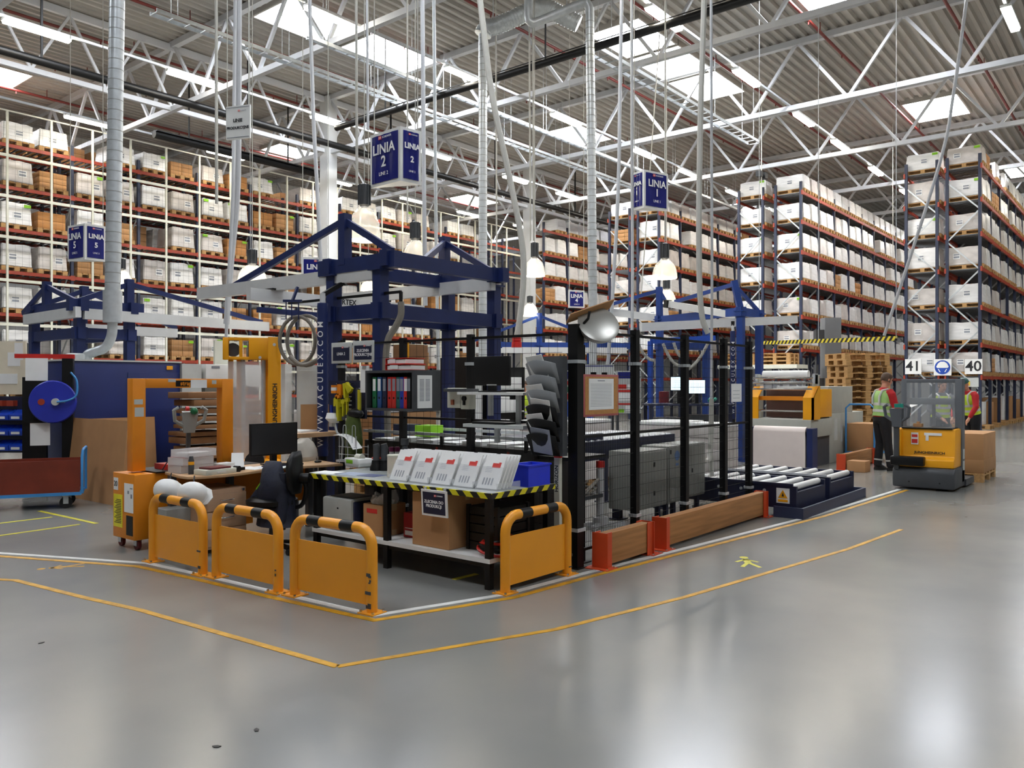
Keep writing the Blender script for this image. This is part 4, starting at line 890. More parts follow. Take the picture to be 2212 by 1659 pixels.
P(t, 'paper_label', MB().box(.66, .84, .154, .157, 1.56, 1.645), m_paper); P(t, 'peeled_sticker', MB().box(.075, .16, .157, .16, 1.4, 1.45).box(.08, .17, .157, .16, 1.28, 1.37).box(.42, .5, .157, .16, 1.62, 1.65).box(.9, .95, .157, .16, 1.6, 1.64), m_lgr)
P(t, 'red_feeder', MB().box(.35, .6, .05, .3, .745, .8).sphere((.5, .12, .83), .06, 12, (1.6, 1, 1)), m_red); P(t, 'feed_wire', MB().tube(spline([(.3, .05, .75), (.36, -.01, .86), (.5, 0, .84), (.62, .05, .76)], 6), .006, 6), m_dgr)
for x, y in ((.06, .38), (.06, .06), (1.2, .38), (1.2, .06), (.4, .06)):
    c_ = P(t, 'caster', MB().cyl((x-.015, y, .05), (x+.015, y, .05), .05, 14), m_rub if x > .1 else mat('caster_red', '6b1c1c', .5)); P(c_, 'fork', MB().box(x-.025, x-.018, y-.03, y+.03, .04, .1).box(x+.018, x+.025, y-.03, y+.03, .04, .1).box(x-.03, x+.03, y-.03, y+.03, .09, .1), m_chr)

for k, (u, v, lb) in enumerate(((89, 1389, 'at the far left'), (554, 1577, 'nearer the painted corner'), (467, 1613, 'nearest the camera'))): S('scrap', MB().prism([(-.02, -.008), (.0, -.012), (.02, 0), (.004, .012), (-.015, .008)], 0, .003), m_blk, 'small black scrap lying on the open grey floor, %s' % lb, 'scrap', at(u, v, Z=.0005), k, 'scraps on the floor')
# ================================================================ black machine fence and what hangs on it
FX, FY = 5.82, 4.02
t = T('safety_fence', 'black mesh safety fence along the painted walkway', 'fence', (FX, FY, 0))
px_ = [0, 1.0, 2.03, 3.0, 3.72]
def post(t, x, y, w_=.06, h=2.12):
    o = P(t, 'post', MB().box(x-w_/2, x+w_/2, y-w_/2, y+w_/2, 0, h).box(x-.07, x+.07, y-.07, y+.07, 0, .01), m_blk)
    P(o, 'clamp', MB().box(x-w_/2-.012, x+w_/2+.012, y-w_/2-.012, y+w_/2+.012, .32, .35).box(x-w_/2-.012, x+w_/2+.012, y-w_/2-.012, y+w_/2+.012, 1.78, 1.81), m_galv); return o
for i, x in enumerate(px_): post(t, x, 0, .1 if i == 0 else .068)
for a, b in zip(px_, px_[1:]):
    m = MB(); x = a+.05
    while x < b-.04: m.box(x-.0013, x+.0013, -.0013, .0013, .15, 2.06); x += .03
    z = .2
    while z < 2.05: m.box(a+.03, b-.03, -.004, -.001, z-.0017, z+.0017); z += .105
    P(t, 'mesh_panel', m, m_blk, smooth=False)
    P(t, 'rail', MB().box(a, b, -.012, .012, 2.05, 2.075).box(a, b, -.012, .012, 1.12, 1.145).box(a, b, -.012, .012, .13, .155), m_blk)
t = T('safety_fence', 'black mesh safety fence behind the hazard-taped bench', 'fence', (FX+.02, FY+.1, 0))
py_ = [0.06, 1.15, 2.1, 3.1]
for i, y in enumerate(py_):
    if i: post(t, 0, y, .06, 2.08)
post(t, .2, .0, .06, 1.95)
for a, b in zip(py_, py_[1:]):
    m = MB(); y = a+.05
    while y < b: m.box(-.001, .001, y-.001, y+.001, .15, 2.03); y += .1
    z = .2
    while z < 2.05: m.box(-.003, -.001, a, b, z-.0017, z+.0017); z += .14
    P(t, 'mesh_panel', m, m_blk, smooth=False)
    P(t, 'rail', MB().box(-.012, .012, a, b, 2.03, 2.055).box(-.012, .012, a, b, 1.24, 1.262).box(-.012, .012, a, b, .13, .155), m_blk)
def hang(name, label, cat, u0, v0, u1, v1, X=5.78, group=None):
    """thing hung on a plane X, spanning the pixels; returns thing, width, height (its origin: bottom centre, facing -X)"""
    a, b = at(u0, v1, X=X), at(u1, v0, X=X); return T(name, label, cat, (X, (a.y+b.y)/2, (at((u0+u1)/2, v1, X=X).z)), 0, group), abs(a.y-b.y), at((u0+u1)/2, v0, X=X).z-at((u0+u1)/2, v1, X=X).z
W_ = (-1, 0, 0)
for lab, q, s in (('grey-framed navy notice reading LINIA 2, left of the pair on the crane fence', (718, 740, 761, 785), 'LINIA 2'), ('grey-framed navy notice reading ZLECENIA PRODUKCYJNE, beside the navy crane leg', (764, 736, 809, 783), 'ZLECENIA\nPRODUKCYJNE')):
    t, w, h = hang('framed_notice', lab, 'notice', *q)
    P(t, 'frame', MB().box(-.015, .0, -w/2, w/2, 0, h), m_lgr, bevel=.004); P(t, 'navy_sheet', MB().box(-.017, -.015, -w/2+.03, w/2-.03, .03, h-.05), m_dnavy); P(t, 'hook', MB().box(-.01, .03, -.02, .02, h-.01, h+.03), m_blk)
    text(t, s, w*.13, (-.018, 0, h*.45), W_, m_text, bold=.0006); logo(t, Vector((-.0195, -.03, h*.76)), W_, w*.5)
# open binder cabinet
t = T('binder_cabinet', 'dark grey open wall cabinet with a printed list on its side', 'cabinet', (5.42, 5.98, 1.335))
w, d, h = .7, .37, .4
P(t, 'case', MB().box(0, d, -w/2, w/2, 0, .025).box(0, d, -w/2, w/2, h-.025, h).box(0, d, w/2-.025, w/2, 0, h).box(0, d, -w/2, -w/2+.025, 0, h).box(d-.01, d, -w/2, w/2, 0, h), m_dgr)
P(t, 'list', MB().box(.05, .25, -w/2-.002, -w/2, .03, .35), m_paper)
mb = MB()
for k in range(18): mb.box(.08, .14, -w/2-.003, -w/2-.002, .1+.012*k, .106+.012*k).box(.16, .22, -w/2-.003, -w/2-.002, .1+.012*k, .106+.012*k)
P(t, 'list_print', mb, m_inkg); P(t, 'bracket', MB().box(d, .42, -.3, -.25, .1, .3).box(d, .42, .25, .3, .1, .3), m_blk)
cols = [('green', m_grn, .31), ('blue white-spined', mat('binder_blue', '2a5590', .4), .25), ('dark blue', m_dnavy, .19), ('red, nearer the blue one', m_red, .13), ('red, second of the red pair', m_red, .08), ('teal', mat('binder_teal', '17625c', .4), .03), ('bright blue', mat('binder_bblue', '1b3aa8', .4), -.01), ('red thin-labelled', m_red, -.055), ('black', m_blk, -.09)]
for nm_, m, y in cols:
    b = T('binder', '%s ring binder standing in the dark open wall cabinet' % nm_, 'binder', (5.45, 5.84+y*1.25, 1.361), 0, 'binders in the wall cabinet')
    P(b, 'cover', MB().box(0, .27, -.0285, .0285, 0, .31), m, bevel=.003); P(b, 'spine_label', MB().box(-.001, 0, -.02, .02, .17, .29), m_paper if 'green' in nm_ or 'white' in nm_ or 'thin' in nm_ else m_inkg); P(b, 'finger_hole', MB().cyl((-.001, 0, .1), (.001, 0, .1), .012, 12), m_blk)
for k in range(2):
    b = T('binder', 'red ring binder lying on the wall cabinet, %s' % ('lower one' if k == 0 else 'upper one'), 'binder', (5.45+.02*k, 5.88+.06*k, 1.7355+.061*k), .15-.25*k, 'binders lying on the wall cabinet')
    P(b, 'cover', MB().box(0, .25, -.16, .16, 0, .006).box(0, .25, -.16, .16, .054, .06).box(0, .25, .154, .16, 0, .06), m_red); P(b, 'sheets', MB().box(.01, .24, -.15, .14, .006, .045), m_paper); P(b, 'label', MB().box(-.001, .0, .0, .1, .01, .05), m_paper)
# board with papers left of the cabinet
t, w, h = hang('clipboard', 'white clipboard hanging just left of the binder cabinet', 'clipboard', 780, 790, 798, 848, 5.6); P(t, 'board', MB().box(-.01, 0, -w/2, w/2, 0, h), m_paper); P(t, 'clip', MB().box(-.018, -.01, -.03, .03, h-.03, h), m_chr); P(t, 'bracket', MB().box(0, .22, -.02, .02, .1, .14), m_blk)
# gloves and cleaning kit on the shadow board
t, w, h = hang('tool_board', 'navy shadow board hung on the fence behind yellow tools', 'tool board', 712, 822, 790, 903, 5.8); P(t, 'board', MB().box(-.012, .02, -w/2, w/2, 0, h), m_dnavy)
mb = MB()
for k in range(7): mb.box(-.014, -.012, -.09, -.02, .05+.045*k, .062+.045*k)
P(t, 'board_print', mb, m_text); P(t, 'hooks', MB().box(-.05, -.012, .0, .01, h-.04, h-.03).box(-.05, -.012, .12, .13, h-.04, h-.03).box(-.05, -.012, -.12, -.11, h-.04, h-.03), m_chr)
m_gl = mat('tool_yellow', 'c9c018', .5, 0, .2, 8); m_go = mat('tool_orange', 'ee8a12', .45, 0, .15)
def hung(name, label, cat, u, v, m, shapes, X=5.72):
    p = at(u, v, X=X); t = T(name, label, cat, p); 
    for n_, mb, mm in shapes: P(t, n_, mb, mm or m)
    P(t, 'hook', MB().box(0, .08, -.005, .005, -.01, .0), m_chr)
hung('tape_holder', 'orange round holder at the top of the tool board', 'holder', 724, 832, m_go, [('body', MB().lathe([(.0005, -.09), (.045, -.09), (.045, 0), (.0005, 0)], n=16), None), ('white_label', MB().lathe([(.046, -.06), (.046, -.025)], n=16), m_paper)])
hung('spray_gun', 'orange trigger gun on the tool board', 'tool', 735, 830, m_go, [('body', MB().box(-.02, .02, -.03, .03, -.12, 0).bar((0, 0, -.12), (0, .06, -.15), .04, .05), None)])
hung('glove', 'yellow work glove hanging at the top of the tool board', 'glove', 748, 828, m_gl, [('glove', MB().bar((0, 0, 0), (0, -.07, -.1), .04, .05).bar((0, .02, 0), (0, .0, -.16), .03, .05).bar((0, -.02, -.02), (0, -.1, -.07), .03, .03), None)])
hung('glove', 'yellow work glove hanging low at the left of the tool board', 'glove', 728, 858, m_gl, [('glove', MB().bar((0, .01, 0), (0, -.05, -.12), .04, .06).bar((0, -.03, -.02), (0, -.045, -.26), .035, .06).bar((0, .03, -.02), (0, .03, -.1), .03, .03), None)])
for k, u in enumerate((742, 750)): hung('scraper', 'yellow-handled scraper on the tool board, %s' % ('left of two', 'right of two')[k], 'tool', u, 862-4*k, m_gl, [('handle', MB().bar((0, 0, 0), (0, 0, -.19), .02, .025).box(-.015, .015, -.03, .03, -.05, -.01), None), ('blade', MB().box(-.004, .004, -.025, .025, -.23, -.18), m_dgr)])
hung('squeegee', 'dark squeegee with a yellow edge beside the clipboard', 'tool', 774, 838, m_gl, [('pole', MB().box(-.01, .01, .0, .03, -.25, 0), m_dgr), ('edge', MB().box(-.012, .012, -.035, 0, -.25, -.02), None)])
hung('brush', 'blue-handled brush hanging at the lower left of the tool board', 'brush', 716, 875, mat('brush_blue', '1f3aa6', .4), [('handle', MB().bar((0, 0, 0), (.0, -.01, -.2), .025, .02), None), ('head', MB().box(-.02, .02, -.03, .02, -.24, -.19), m_white)])
t = T('coat', 'olive green jacket hanging under the tool board', 'jacket', (5.72, 6.87, .78)); P(t, 'cloth', MB().loft([((0, 0, 0), .06, .12), ((.0, 0, .2), .07, .13), ((0, .01, .4), .06, .11), ((0, 0, .52), .04, .07)], 14), mat('olive_cloth', '56662a', .8, 0, .35, 8, .4)); P(t, 'hood', MB().sphere((0, -.03, .5), .08, 12, (.8, 1.5, .7)), m_blk); P(t, 'hook', MB().box(0, .09, -.005, .005, .52, .53), m_chr)
t = T('desk_lamp', 'white lamp head on a bent grey arm behind the document rack', 'lamp', (5.7, 7.05, .75)); P(t, 'arm', MB().tube(spline([(0, 0, 0), (0, -.02, .25), (0, .08, .32), (0, .12, .45)], 6), .012, 8), m_galv); P(t, 'head', MB().loft([((0, .12, .42), .05, .05), ((-.02, .14, .47), .07, .08), ((-.02, .15, .53), .04, .06)], 12), m_white); P(t, 'base', MB().cyl((0, 0, 0), (0, 0, .02), .06), m_galv)
# monitor shelf on the fence post
t = T('wall_shelf', 'white shelf carrying the black monitor on the bench fence', 'shelf', (5.6, 5.0, 1.5)); a, b = at(987, 850, X=5.6), at(1130, 850, X=5.6); P(t, 'shelf', MB().box(0, .3, b.y-5.0, a.y-5.0, 0, .025), m_white); P(t, 'bracket', MB().box(.2, .24, -.02, .02, -.2, 0).box(.2, .24, -.36, -.32, -.3, 0), m_galv)
t = T('monitor', 'black monitor on the white shelf of the bench fence', 'monitor', (5.68, 4.86, 1.525)); P(t, 'screen', MB().box(-.02, .02, -.21, .21, .06, .33), m_blk, bevel=.004); P(t, 'stand', MB().box(-.02, .02, -.04, .04, 0, .07).box(-.06, .06, -.12, .12, 0, .012), m_blk); P(t, 'maker_strip', MB().box(-.022, -.02, -.07, .05, .062, .072), m_lgr)
S('terminal', MB().box(-.08, .1, -.15, .15, 0, .03), m_dgr, 'flat black box beside the shelf monitor', 'device', (5.7, 5.28, 1.5255), bevel=.004)
t = T('wall_shelf', 'lower white shelf with a black tablet on the bench fence', 'shelf', (5.58, 4.9, 1.2)); a, b = at(1000, 922, X=5.58), at(1130, 924, X=5.58); P(t, 'shelf', MB().box(0, .28, b.y-4.9, a.y-4.9, 0, .03), m_lgr); P(t, 'bracket', MB().box(.2, .24, -.02, .02, -.15, 0), m_galv)
S('keyboard', MB().box(-.08, .08, -.2, .2, 0, .02), m_blk, 'black keyboard on the lower white shelf of the bench fence', 'keyboard', (5.7, 4.86, 1.2305), bevel=.003)
t, w, h = hang('switch_box', 'open cream switch box on the bench fence', 'switch box', 972, 838, 1000, 881, 5.74); P(t, 'box', MB().box(-.04, .06, -w/2, w/2, 0, h), m_cream, bevel=.006); P(t, 'lever', MB().box(-.06, -.04, -.01, .02, .03, .08), mat('lever_brown', 'a5583a', .5))
t, w, h = hang('switch_box', 'closed cream switch box with a black lock beside the open one', 'switch box', 1001, 845, 1019, 884, 5.74); P(t, 'box', MB().box(-.04, .06, -w/2, w/2, 0, h), m_cream, bevel=.006); P(t, 'lock', MB().cyl((-.06, 0, h*.6), (-.04, 0, h*.6), .025, 12).box(-.06, -.04, -.01, .01, .04, h*.5), m_blk)
# mail holder: tiers of grey pockets with papers
t = T('document_holder', 'tall tiered holder of grey and black pockets beside the corner post', 'document holder', (5.66, 4.21, .98))
for k in range(6):
    z = .0+.125*k; m = m_blk if k < 3 else MATS.get('pocket_grey') or mat('pocket_grey', '8d9092', .3, 0, .05)
    mb = MB(); vs_ = []
    for i in range(9): a = -1+i/4; vs_ += [(-.02-.02*(1-a*a), .15*a, z), (-.10-.06*(1-a*a), .16*a, z+.17+.03*(1-a*a))]
    mb._a(vs_, [(2*i, 2*i+2, 2*i+3, 2*i+1) for i in range(8)]); o = P(t, 'pocket', mb, m, ang=80); md = o.modifiers.new('thick', 'SOLIDIFY'); md.thickness = .006
    if k in (0, 1, 2, 3, 5): P(t, 'papers', MB().box(-.003, .003, -.1+.02*(k % 2), .1, 0, .24).xf(Matrix.Translation((-.06, 0, z+.02)) @ Matrix.Rotation(-.4, 4, 'Y') @ Matrix.Rotation(.12*(-1)**k, 4, 'X')), m_paper if k else m_inkg)
P(t, 'back', MB().box(-.01, .06, -.17, .17, 0, .86), m_dgr)
# HORIZON strip
t = T('maker_strip', 'cream vertical strip lettered HORIZON beside the corner fence post', 'strip', (5.7, 4.2, .0)); p0, p1 = at(1204, 1092, X=5.7), at(1203, 985, X=5.7); t.location = (5.7, p0.y, p0.z-.25)
P(t, 'strip', MB().box(-.01, .03, -.028, .028, 0, p1.z-p0.z+.25), m_cream); P(t, 'red_cap', MB().box(-.012, .032, -.03, .03, p1.z-p0.z+.235, p1.z-p0.z+.255), m_red); text(t, 'HORIZON', .05, (-.012, 0, (p1.z-p0.z)*.5+.27), W_, m_ink, rot=Matrix((Vector((0, 0, 1)), Vector((0, 1, 0)), Vector((-1, 0, 0)))).transposed().to_euler(), bold=.001)
P(t, 'foot', MB().box(-.03, .05, -.05, .05, -(p0.z-.25), 0), m_dgr)
# cork board on the walkway fence
def hangY(name, label, cat, u0, v0, u1, v1, Y): 
    a, b = at(u0, v1, Y=Y), at(u1, v0, Y=Y); return T(name, label, cat, ((a.x+b.x)/2, Y, at((u0+u1)/2, v1, Y=Y).z)), abs(a.x-b.x), at((u0+u1)/2, v0, Y=Y).z-at((u0+u1)/2, v1, Y=Y).z
t, w, h = hangY('cork_board', 'cork board with a reddish frame and one printed sheet on the black fence', 'notice board', 1258, 809, 1334, 899, 3.98)
P(t, 'frame', MB().box(-w/2, w/2, -.012, 0, 0, h), mat('frame_rose', 'b5605c', .5), bevel=.004); P(t, 'cork', MB().box(-w/2+.025, w/2-.02, -.014, -.012, .02, h-.02), mat('cork', 'c08a50', .8, 0, .15, 40)); P(t, 'sheet', MB().box(-w*.36, w*.34, -.016, -.014, h*.16, h*.9), m_paper)
mb = MB()
for k in range(16): mb.box(-w*.32, w*.28, -.0168, -.016, h*.24+h*.035*k, h*.24+h*.035*k+.003)
mb.box(-w*.12, w*.08, -.0168, -.016, h*.84, h*.86); P(t, 'print', mb, m_inkg); P(t, 'hook', MB().box(-.1, -.08, -.01, .04, h-.01, h+.02).box(.08, .1, -.01, .04, h-.01, h+.02), m_blk)
# mirror and the cardboard on the corner post
p = at(1290, 705, D=7.1); t = T('convex_mirror', 'half-dome safety mirror on the corner fence post', 'mirror', p)
mb = MB().loft([((0, 0, .05), .16, .16), ((0, 0, .04), .19, .19), ((0, 0, -.03), .165, .165), ((0, 0, -.09), .1, .1), ((0, 0, -.115), .02, .02)], 24); P(t, 'dome', mb, mat('mirror', 'b0afa8', .3, .35, .05), rot=(.75, -.75, 0)); P(t, 'arm', MB().tube([(-.12, 0, .12), (-.14, 0, .06), (5.84-p.x, 4.02-p.y, -.04)], .012, 8), m_blk)
a, b = at(1228, 688, D=7.0), at(1322, 656, D=7.2); t = T('cardboard_strip', 'strip of cardboard tied above the corner fence post', 'cardboard', (a+b)/2); d = (b-a)/2; P(t, 'sheet', MB().bar(-d, d, .14, .008, up=(.2, .5, .9)), m_card); P(t, 'tie', MB().tube([(0, 0, 0), (5.83-(a+b).x/2, 4.03-(a+b).y/2, 2.06-(a+b).z/2)], .008, 6), m_blk)
t, w, h = hangY('notice', 'white printed sheet fixed on the last fence post', 'notice', 1580, 829, 1602, 868, 3.96); P(t, 'sheet', MB().box(-w/2, w/2, 0, .003, 0, h), m_paper); P(t, 'print', MB().box(-w*.35, w*.3, -.001, 0, h*.2, h*.22).box(-w*.35, w*.3, -.001, 0, h*.4, h*.42).box(-w*.35, w*.3, -.001, 0, h*.6, h*.62), m_inkg)
# timber bumpers with orange-red ends
def bumper(xa, xb, y, label, h=.31, th=.1):
    t = T('timber_bumper', label, 'barrier', (xa, y, 0)); L = xb-xa
    P(t, 'timber', MB().box(.01, L-.01, -th/2, th/2, .03, .03+h-.04), m_beam, bevel=.004)
    for x in (0, L):
        s = 1 if x == 0 else -1; o = P(t, 'end_bracket', MB().box(x-.008*s, x, -th/2-.03, th/2+.03, 0, h) .box(min(x, x+s*.09), max(x, x+s*.09), -th/2-.012, -th/2-.004, 0, h).box(min(x, x+s*.09), max(x, x+s*.09), th/2+.004, th/2+.012, 0, h).box(x-.08, x+.1, -th/2-.07, th/2+.07, 0, .008), mat('bracket_red', 'd04a20', .5, 0, .1))
        P(o, 'bolt', MB().cyl((x-.05, -th/2-.05, .008), (x-.05, -th/2-.05, .02), .01, 6).cyl((x+.06, -th/2-.05, .008), (x+.06, -th/2-.05, .02), .01, 6), m_chr)
bumper(5.93, 6.73, 3.84, 'short timber floor bumper with orange-red brackets next to the orange guard')
bumper(6.98, 9.5, 3.84, 'long timber floor bumper with orange-red brackets along the black fence')
# ================================================================ crane frames
def crane(label, org, legs, ztop, zlow, rails, masts, beams, extra=None, m=None):
    m = m or m_blue; t = T('gantry_crane', label, 'crane', (*org, 0))
    for x, y in legs:
        P(t, 'leg', MB().box(x-.068, x+.068, y-.068, y+.068, 0, ztop).box(x-.14, x+.14, y-.14, y+.14, 0, .015).box(x-.11, x+.11, y-.11, y+.11, ztop-.02, ztop), m, world=True)
    for p, q in beams:
        P(t, 'cross_beam', MB().bar(p, q, .11, .17), m, world=True)
        e = MB(); d = (Vector(q)-Vector(p)).normalized()
        for s in (p, q): s = Vector(s); e.bar(s-d*.1, s+d*.1, .125, .19)
        P(t, 'end_plate', e, m, world=True)
    for p, q in rails: P(t, 'runway_rail', MB().bar(p, q, .09, .17), m_alu, world=True, label='pale aluminium runway rail')
    for base, top, ties in masts:
        P(t, 'mast', MB().bar(base, top, .12, .12), m, world=True)
        for q in ties: P(t, 'brace', MB().bar(Vector(top)-Vector((0, 0, .08)), q, .05, .08), m, world=True)
    return t
# nearest crane, LINIA 2
xa, xb, ya, yb = 6.4, 8.45, 7.2, 8.06
zt = 2.95
c = crane('navy crane frame with pale rails behind the nearest fence', (xa, ya), [(xa, ya), (xa, yb), (xb, ya), (xb, yb)], zt, 2.35,
      [((xa, 7.14, 2.92), (xa, 11.2, 2.94)), ((8.3, 7.08, 2.95), (8.3, 11.0, 2.95))],
      [((xa, 7.85, 3.05), (xa, 7.85, 3.68), [(xa, 10.3, 2.98), (xa, 7.0, 3.14)]), ((8.37, 8.06, 3.1), (8.37, 8.06, 3.7), [(8.3, 7.08, 3.1), (6.95, 7.08, 3.08)])],
      [((xa, 7.0, 3.04), (xa, 8.2, 3.04)), ((xa, 7.05, 3.06), (8.3, 7.05, 3.06)), ((xa, 8.1, 3.05), (8.4, 8.1, 3.05)), ((8.35, 7.0, 3.06), (8.35, 8.15, 3.06)), ((xa, ya, 2.46), (xb, ya, 2.46)), ((xa, ya, 2.46), (xa, yb, 2.46)), ((xa, yb, 2.46), (xb, yb, 2.46)), ((xb, ya, 2.46), (xb, yb, 2.46))])
a, b = at(547, 602, D=11.6), at(912, 655, D=11.6)
t = T('crane_bridge', 'grey bridge beam lettered CERTEX hung between the nearest crane rails', 'crane bridge', (6.4, 9.3, 2.77)); P(t, 'beam', MB().box(-.4, 2.75, -.05, .05, -.08, .08), m_alu); text(t, 'CERTEX', .11, (1.15, -.052, .01), (0, -1, 0), m_ink, bold=.003)
P(t, 'trolley', MB().box(-.1, .1, -.09, .09, .08, .1).box(1.8, 2.0, -.09, .09, .08, .12), m_blk); P(t, 'push_arm', MB().bar((-.3, -.06, -.2), (1.6, -.06, -.22), .07, .07), m_blue)
# hoses of the vacuum lifter
m = MB()
for k, (cx, cz, r_) in enumerate(((640, 735, .24), (658, 735, .25))):
    c0 = at(cx, cz, D=10.3); m.tube([c0+(RT*math.cos(a*.2618)+Vector((0, 0, math.sin(a*.2618)*1.28)))*r_+FW*(.1*math.sin(a*.13)) for a in range(24)], .024, 8, closed=True)
e = [at(u, v, D=10.2) for u, v in ((625, 770), (650, 788), (680, 780), (702, 765), (708, 740), (700, 700), (700, 660), (706, 640))]; m.tube(spline(e, 5), .026, 8)
h0 = at(640, 735, D=10.3); hg = MB()
for u in (618, 630, 645): q = at(u, 650, D=10.3); hg.bar(q, at(u, 690, D=10.3), .01); 
q = at(632, 650, D=10.3); hg.bar(q-RT*.12, q+RT*.12, .03).bar(q, (q.x, q.y, 2.66), .02); hg.bar((q.x, q.y, 2.66), (6.3, q.y, 2.84), .03)
t = T('hose_loop', 'big grey hose looped under the nearest crane rail', 'hose', h0); P(t, 'hose', m, m_hose, world=True); P(t, 'hanger', hg, m_blue, world=True)
def lifter(label, u, vt, vb, D, rpx, txt='WWW.VACULEX.COM', fl=(u'', 0)):
    a, b = at(u, vt, D=D), at(u, vb, D=D); t = T('vacuum_lifter', label, 'lifter', b); L = a.z-b.z; r_ = rpx/F*D
    pr = [(r_*(1 if k % 2 else .93), L*k/40) for k in range(41)]; P(t, 'bellows', MB().lathe(pr, n=18), m_blue); P(t, 'top_swivel', MB().cyl((0, 0, L), (0, 0, L+.12), r_*.5, 14), m_alu); P(t, 'foot', MB().cyl((0, 0, -.12), (0, 0, 0), r_*.8, 14), m_blk)
    n = Vector((-.85, -.52, 0)); o = text(t, txt, L/19, n*(r_+.003)+Vector((0, 0, L*.47)), n, m_text, rot=None, bold=.0005, space=1.75); x = Vector((0, 0, 1)).cross(n); o.rotation_euler = Matrix((Vector((0, 0, 1)), -x, n)).transposed().to_euler()
    return t
t = lifter('navy vacuum lifter tube with white lettering beside the nearest crane leg', 697, 655, 985, 9.7, 12); P(t, 'trolley', MB().bar((0, 0, at(697, 655, D=9.7).z-t.location.z+.1), (6.4-t.location.x, 0, 2.84-t.location.z), .05), m_blk); P(t, 'load_foot', MB().cyl((0, 0, -t.location.z), (0, 0, -.1), .05, 12), m_blk)
t = T('hose', 'grey hose hanging from the nearest crane down behind the binder cabinet', 'hose', (0, 0, 0)); e = [at(u, v, D=9.3) for u, v in ((866, 652), (866, 680), (855, 705), (838, 735), (833, 790), (836, 860), (838, 960))]; t.location = e[-1]; P(t, 'hose', MB().tube(spline(e, 5), .04, 10), m_hose, world=True); P(t, 'hook', MB().bar(e[0], (e[0].x, e[0].y, 2.66), .03).bar((e[0].x, e[0].y, 2.66), (e[0].x, 9.0, 2.66), .03), m_blk, world=True)
# left crane, LINIA 5
crane('navy crane frame over the navy machine enclosure on the far left', (5.7, 13.6), [(5.7, 13.6), (5.7, 15.4), (6.5, 13.6), (6.5, 15.4)], 2.86, 2.4,
      [((5.7, 13.45, 2.72), (9.1, 13.45, 2.70)), ((5.6, 15.5, 2.72), (5.6, 13.4, 2.74)), ((6.4, 15.2, 2.6), (8.2, 15.2, 2.6))],
      [((6.5, 13.6, 2.86), (6.5, 13.6, 3.36), [(9.0, 13.5, 2.78), (5.6, 13.6, 2.9)]), ((6.45, 15.2, 2.86), (6.45, 15.2, 3.36), [(5.6, 15.3, 2.9), (8.2, 15.2, 2.7)]), ((5.75, 15.0, 2.86), (5.75, 15.0, 3.36), [(5.7, 15.9, 2.86), (5.7, 13.6, 2.9)])],
      [((5.7, 13.5, 2.86), (5.7, 15.5, 2.86)), ((5.6, 13.55, 2.86), (6.6, 13.55, 2.86)), ((6.5, 13.5, 2.86), (6.5, 15.5, 2.86)), ((5.7, 13.6, 2.42), (5.7, 15.4, 2.42)), ((5.7, 13.6, 2.42), (6.5, 13.6, 2.42)), ((6.5, 13.6, 2.42), (6.5, 15.4, 2.42))])
# right crane, LINIA 1 (behind the fenced line)
D = 15.5
def A(u, v, d=D): return at(u, v, D=d)
L1, L2, L3 = A(1640, 1000, 17.5), A(1600, 1000, 16.8), A(1425, 1000, 19.0)
r1a, r1b = A(1384, 707, 15.9), A(1720, 690, 17.5)
r2a, r2b = A(1322, 674, 19.8), A(1440, 690, 19.1)
ms = A(1585, 690, 16.8); ms2 = A(1426, 700, 19.0)
crane('blue crane frame with long pale rails behind the black walkway fence', (L2.x, L2.y), [(L1.x, L1.y), (L2.x, L2.y), (L3.x, L3.y), (L3.x+1.2, L3.y-.6)], 3.12, 2.5, [(r1a, r1b), (r2a, r2b)],
      [((L2.x, L2.y, 3.12), A(1585, 606, 16.8), [A(1458, 652, 18.4), A(1638, 672, 17.5)]), ((L3.x, L3.y, 3.0), A(1424, 620, 19.0), [A(1285, 668, 19.8), A(1440, 655, 19.0)])],
      [((L2.x, L2.y, 3.1), (L1.x, L1.y, 3.1)), ((L3.x, L3.y, 3.1), (L3.x+1.2, L3.y-.6, 3.1)), ((L3.x, L3.y, 2.5), (L3.x+1.2, L3.y-.6, 2.5)), ((L3.x, L3.y, 3.1), (L2.x, L2.y, 3.1))], m=mat('crane_blue', '1f418c', .42, 0, .2, 3))
t = T('crane_bridge', 'grey bridge beam under the blue crane mast of LINIA 1', 'crane bridge', A(1515, 668, 17.5)); P(t, 'beam', MB().bar(A(1440, 656, 18.6), A(1592, 682, 16.9), .09, .15), m_alu, world=True); P(t, 'end_cap', MB().bar(A(1438, 656, 18.65), A(1446, 657, 18.5), .12, .18), m_blk, world=True)
t = lifter('blue vacuum lifter tube with white lettering at the last fence post', 1583, 715, 905, 15.6, 6); P(t, 'trolley', MB().bar((0, 0, at(1583, 715, D=15.6).z-t.location.z+.1), (0, 0, at(1583, 694, D=15.6).z-t.location.z), .05), m_blk); P(t, 'load_foot', MB().cyl((0, 0, -t.location.z), (0, 0, -.1), .04, 12), m_blk)
m = MB()
for a, b in (((1375, 735), (1412, 778)), ((1432, 742), (1468, 790)), ((1455, 740), (1478, 770)), ((1530, 740), (1480, 800))): m.tube(sag(A(*a, 15.4), A(*b, 15.4), .1), .03, 8)
t = T('air_hoses', 'pale hoses sagging under the blue rail of LINIA 1', 'hose', A(1440, 760, 15.4)); P(t, 'hose', m, m_cable, world=True); P(t, 'rail', MB().bar(A(1405, 737, 15.6), A(1545, 730, 15.6), .05, .1), m_blue2, world=True); P(t, 'post', MB().bar(A(1405, 737, 15.6), Vector((*A(1405, 737, 15.6).xy, 0)), .08), m_blue2, world=True)
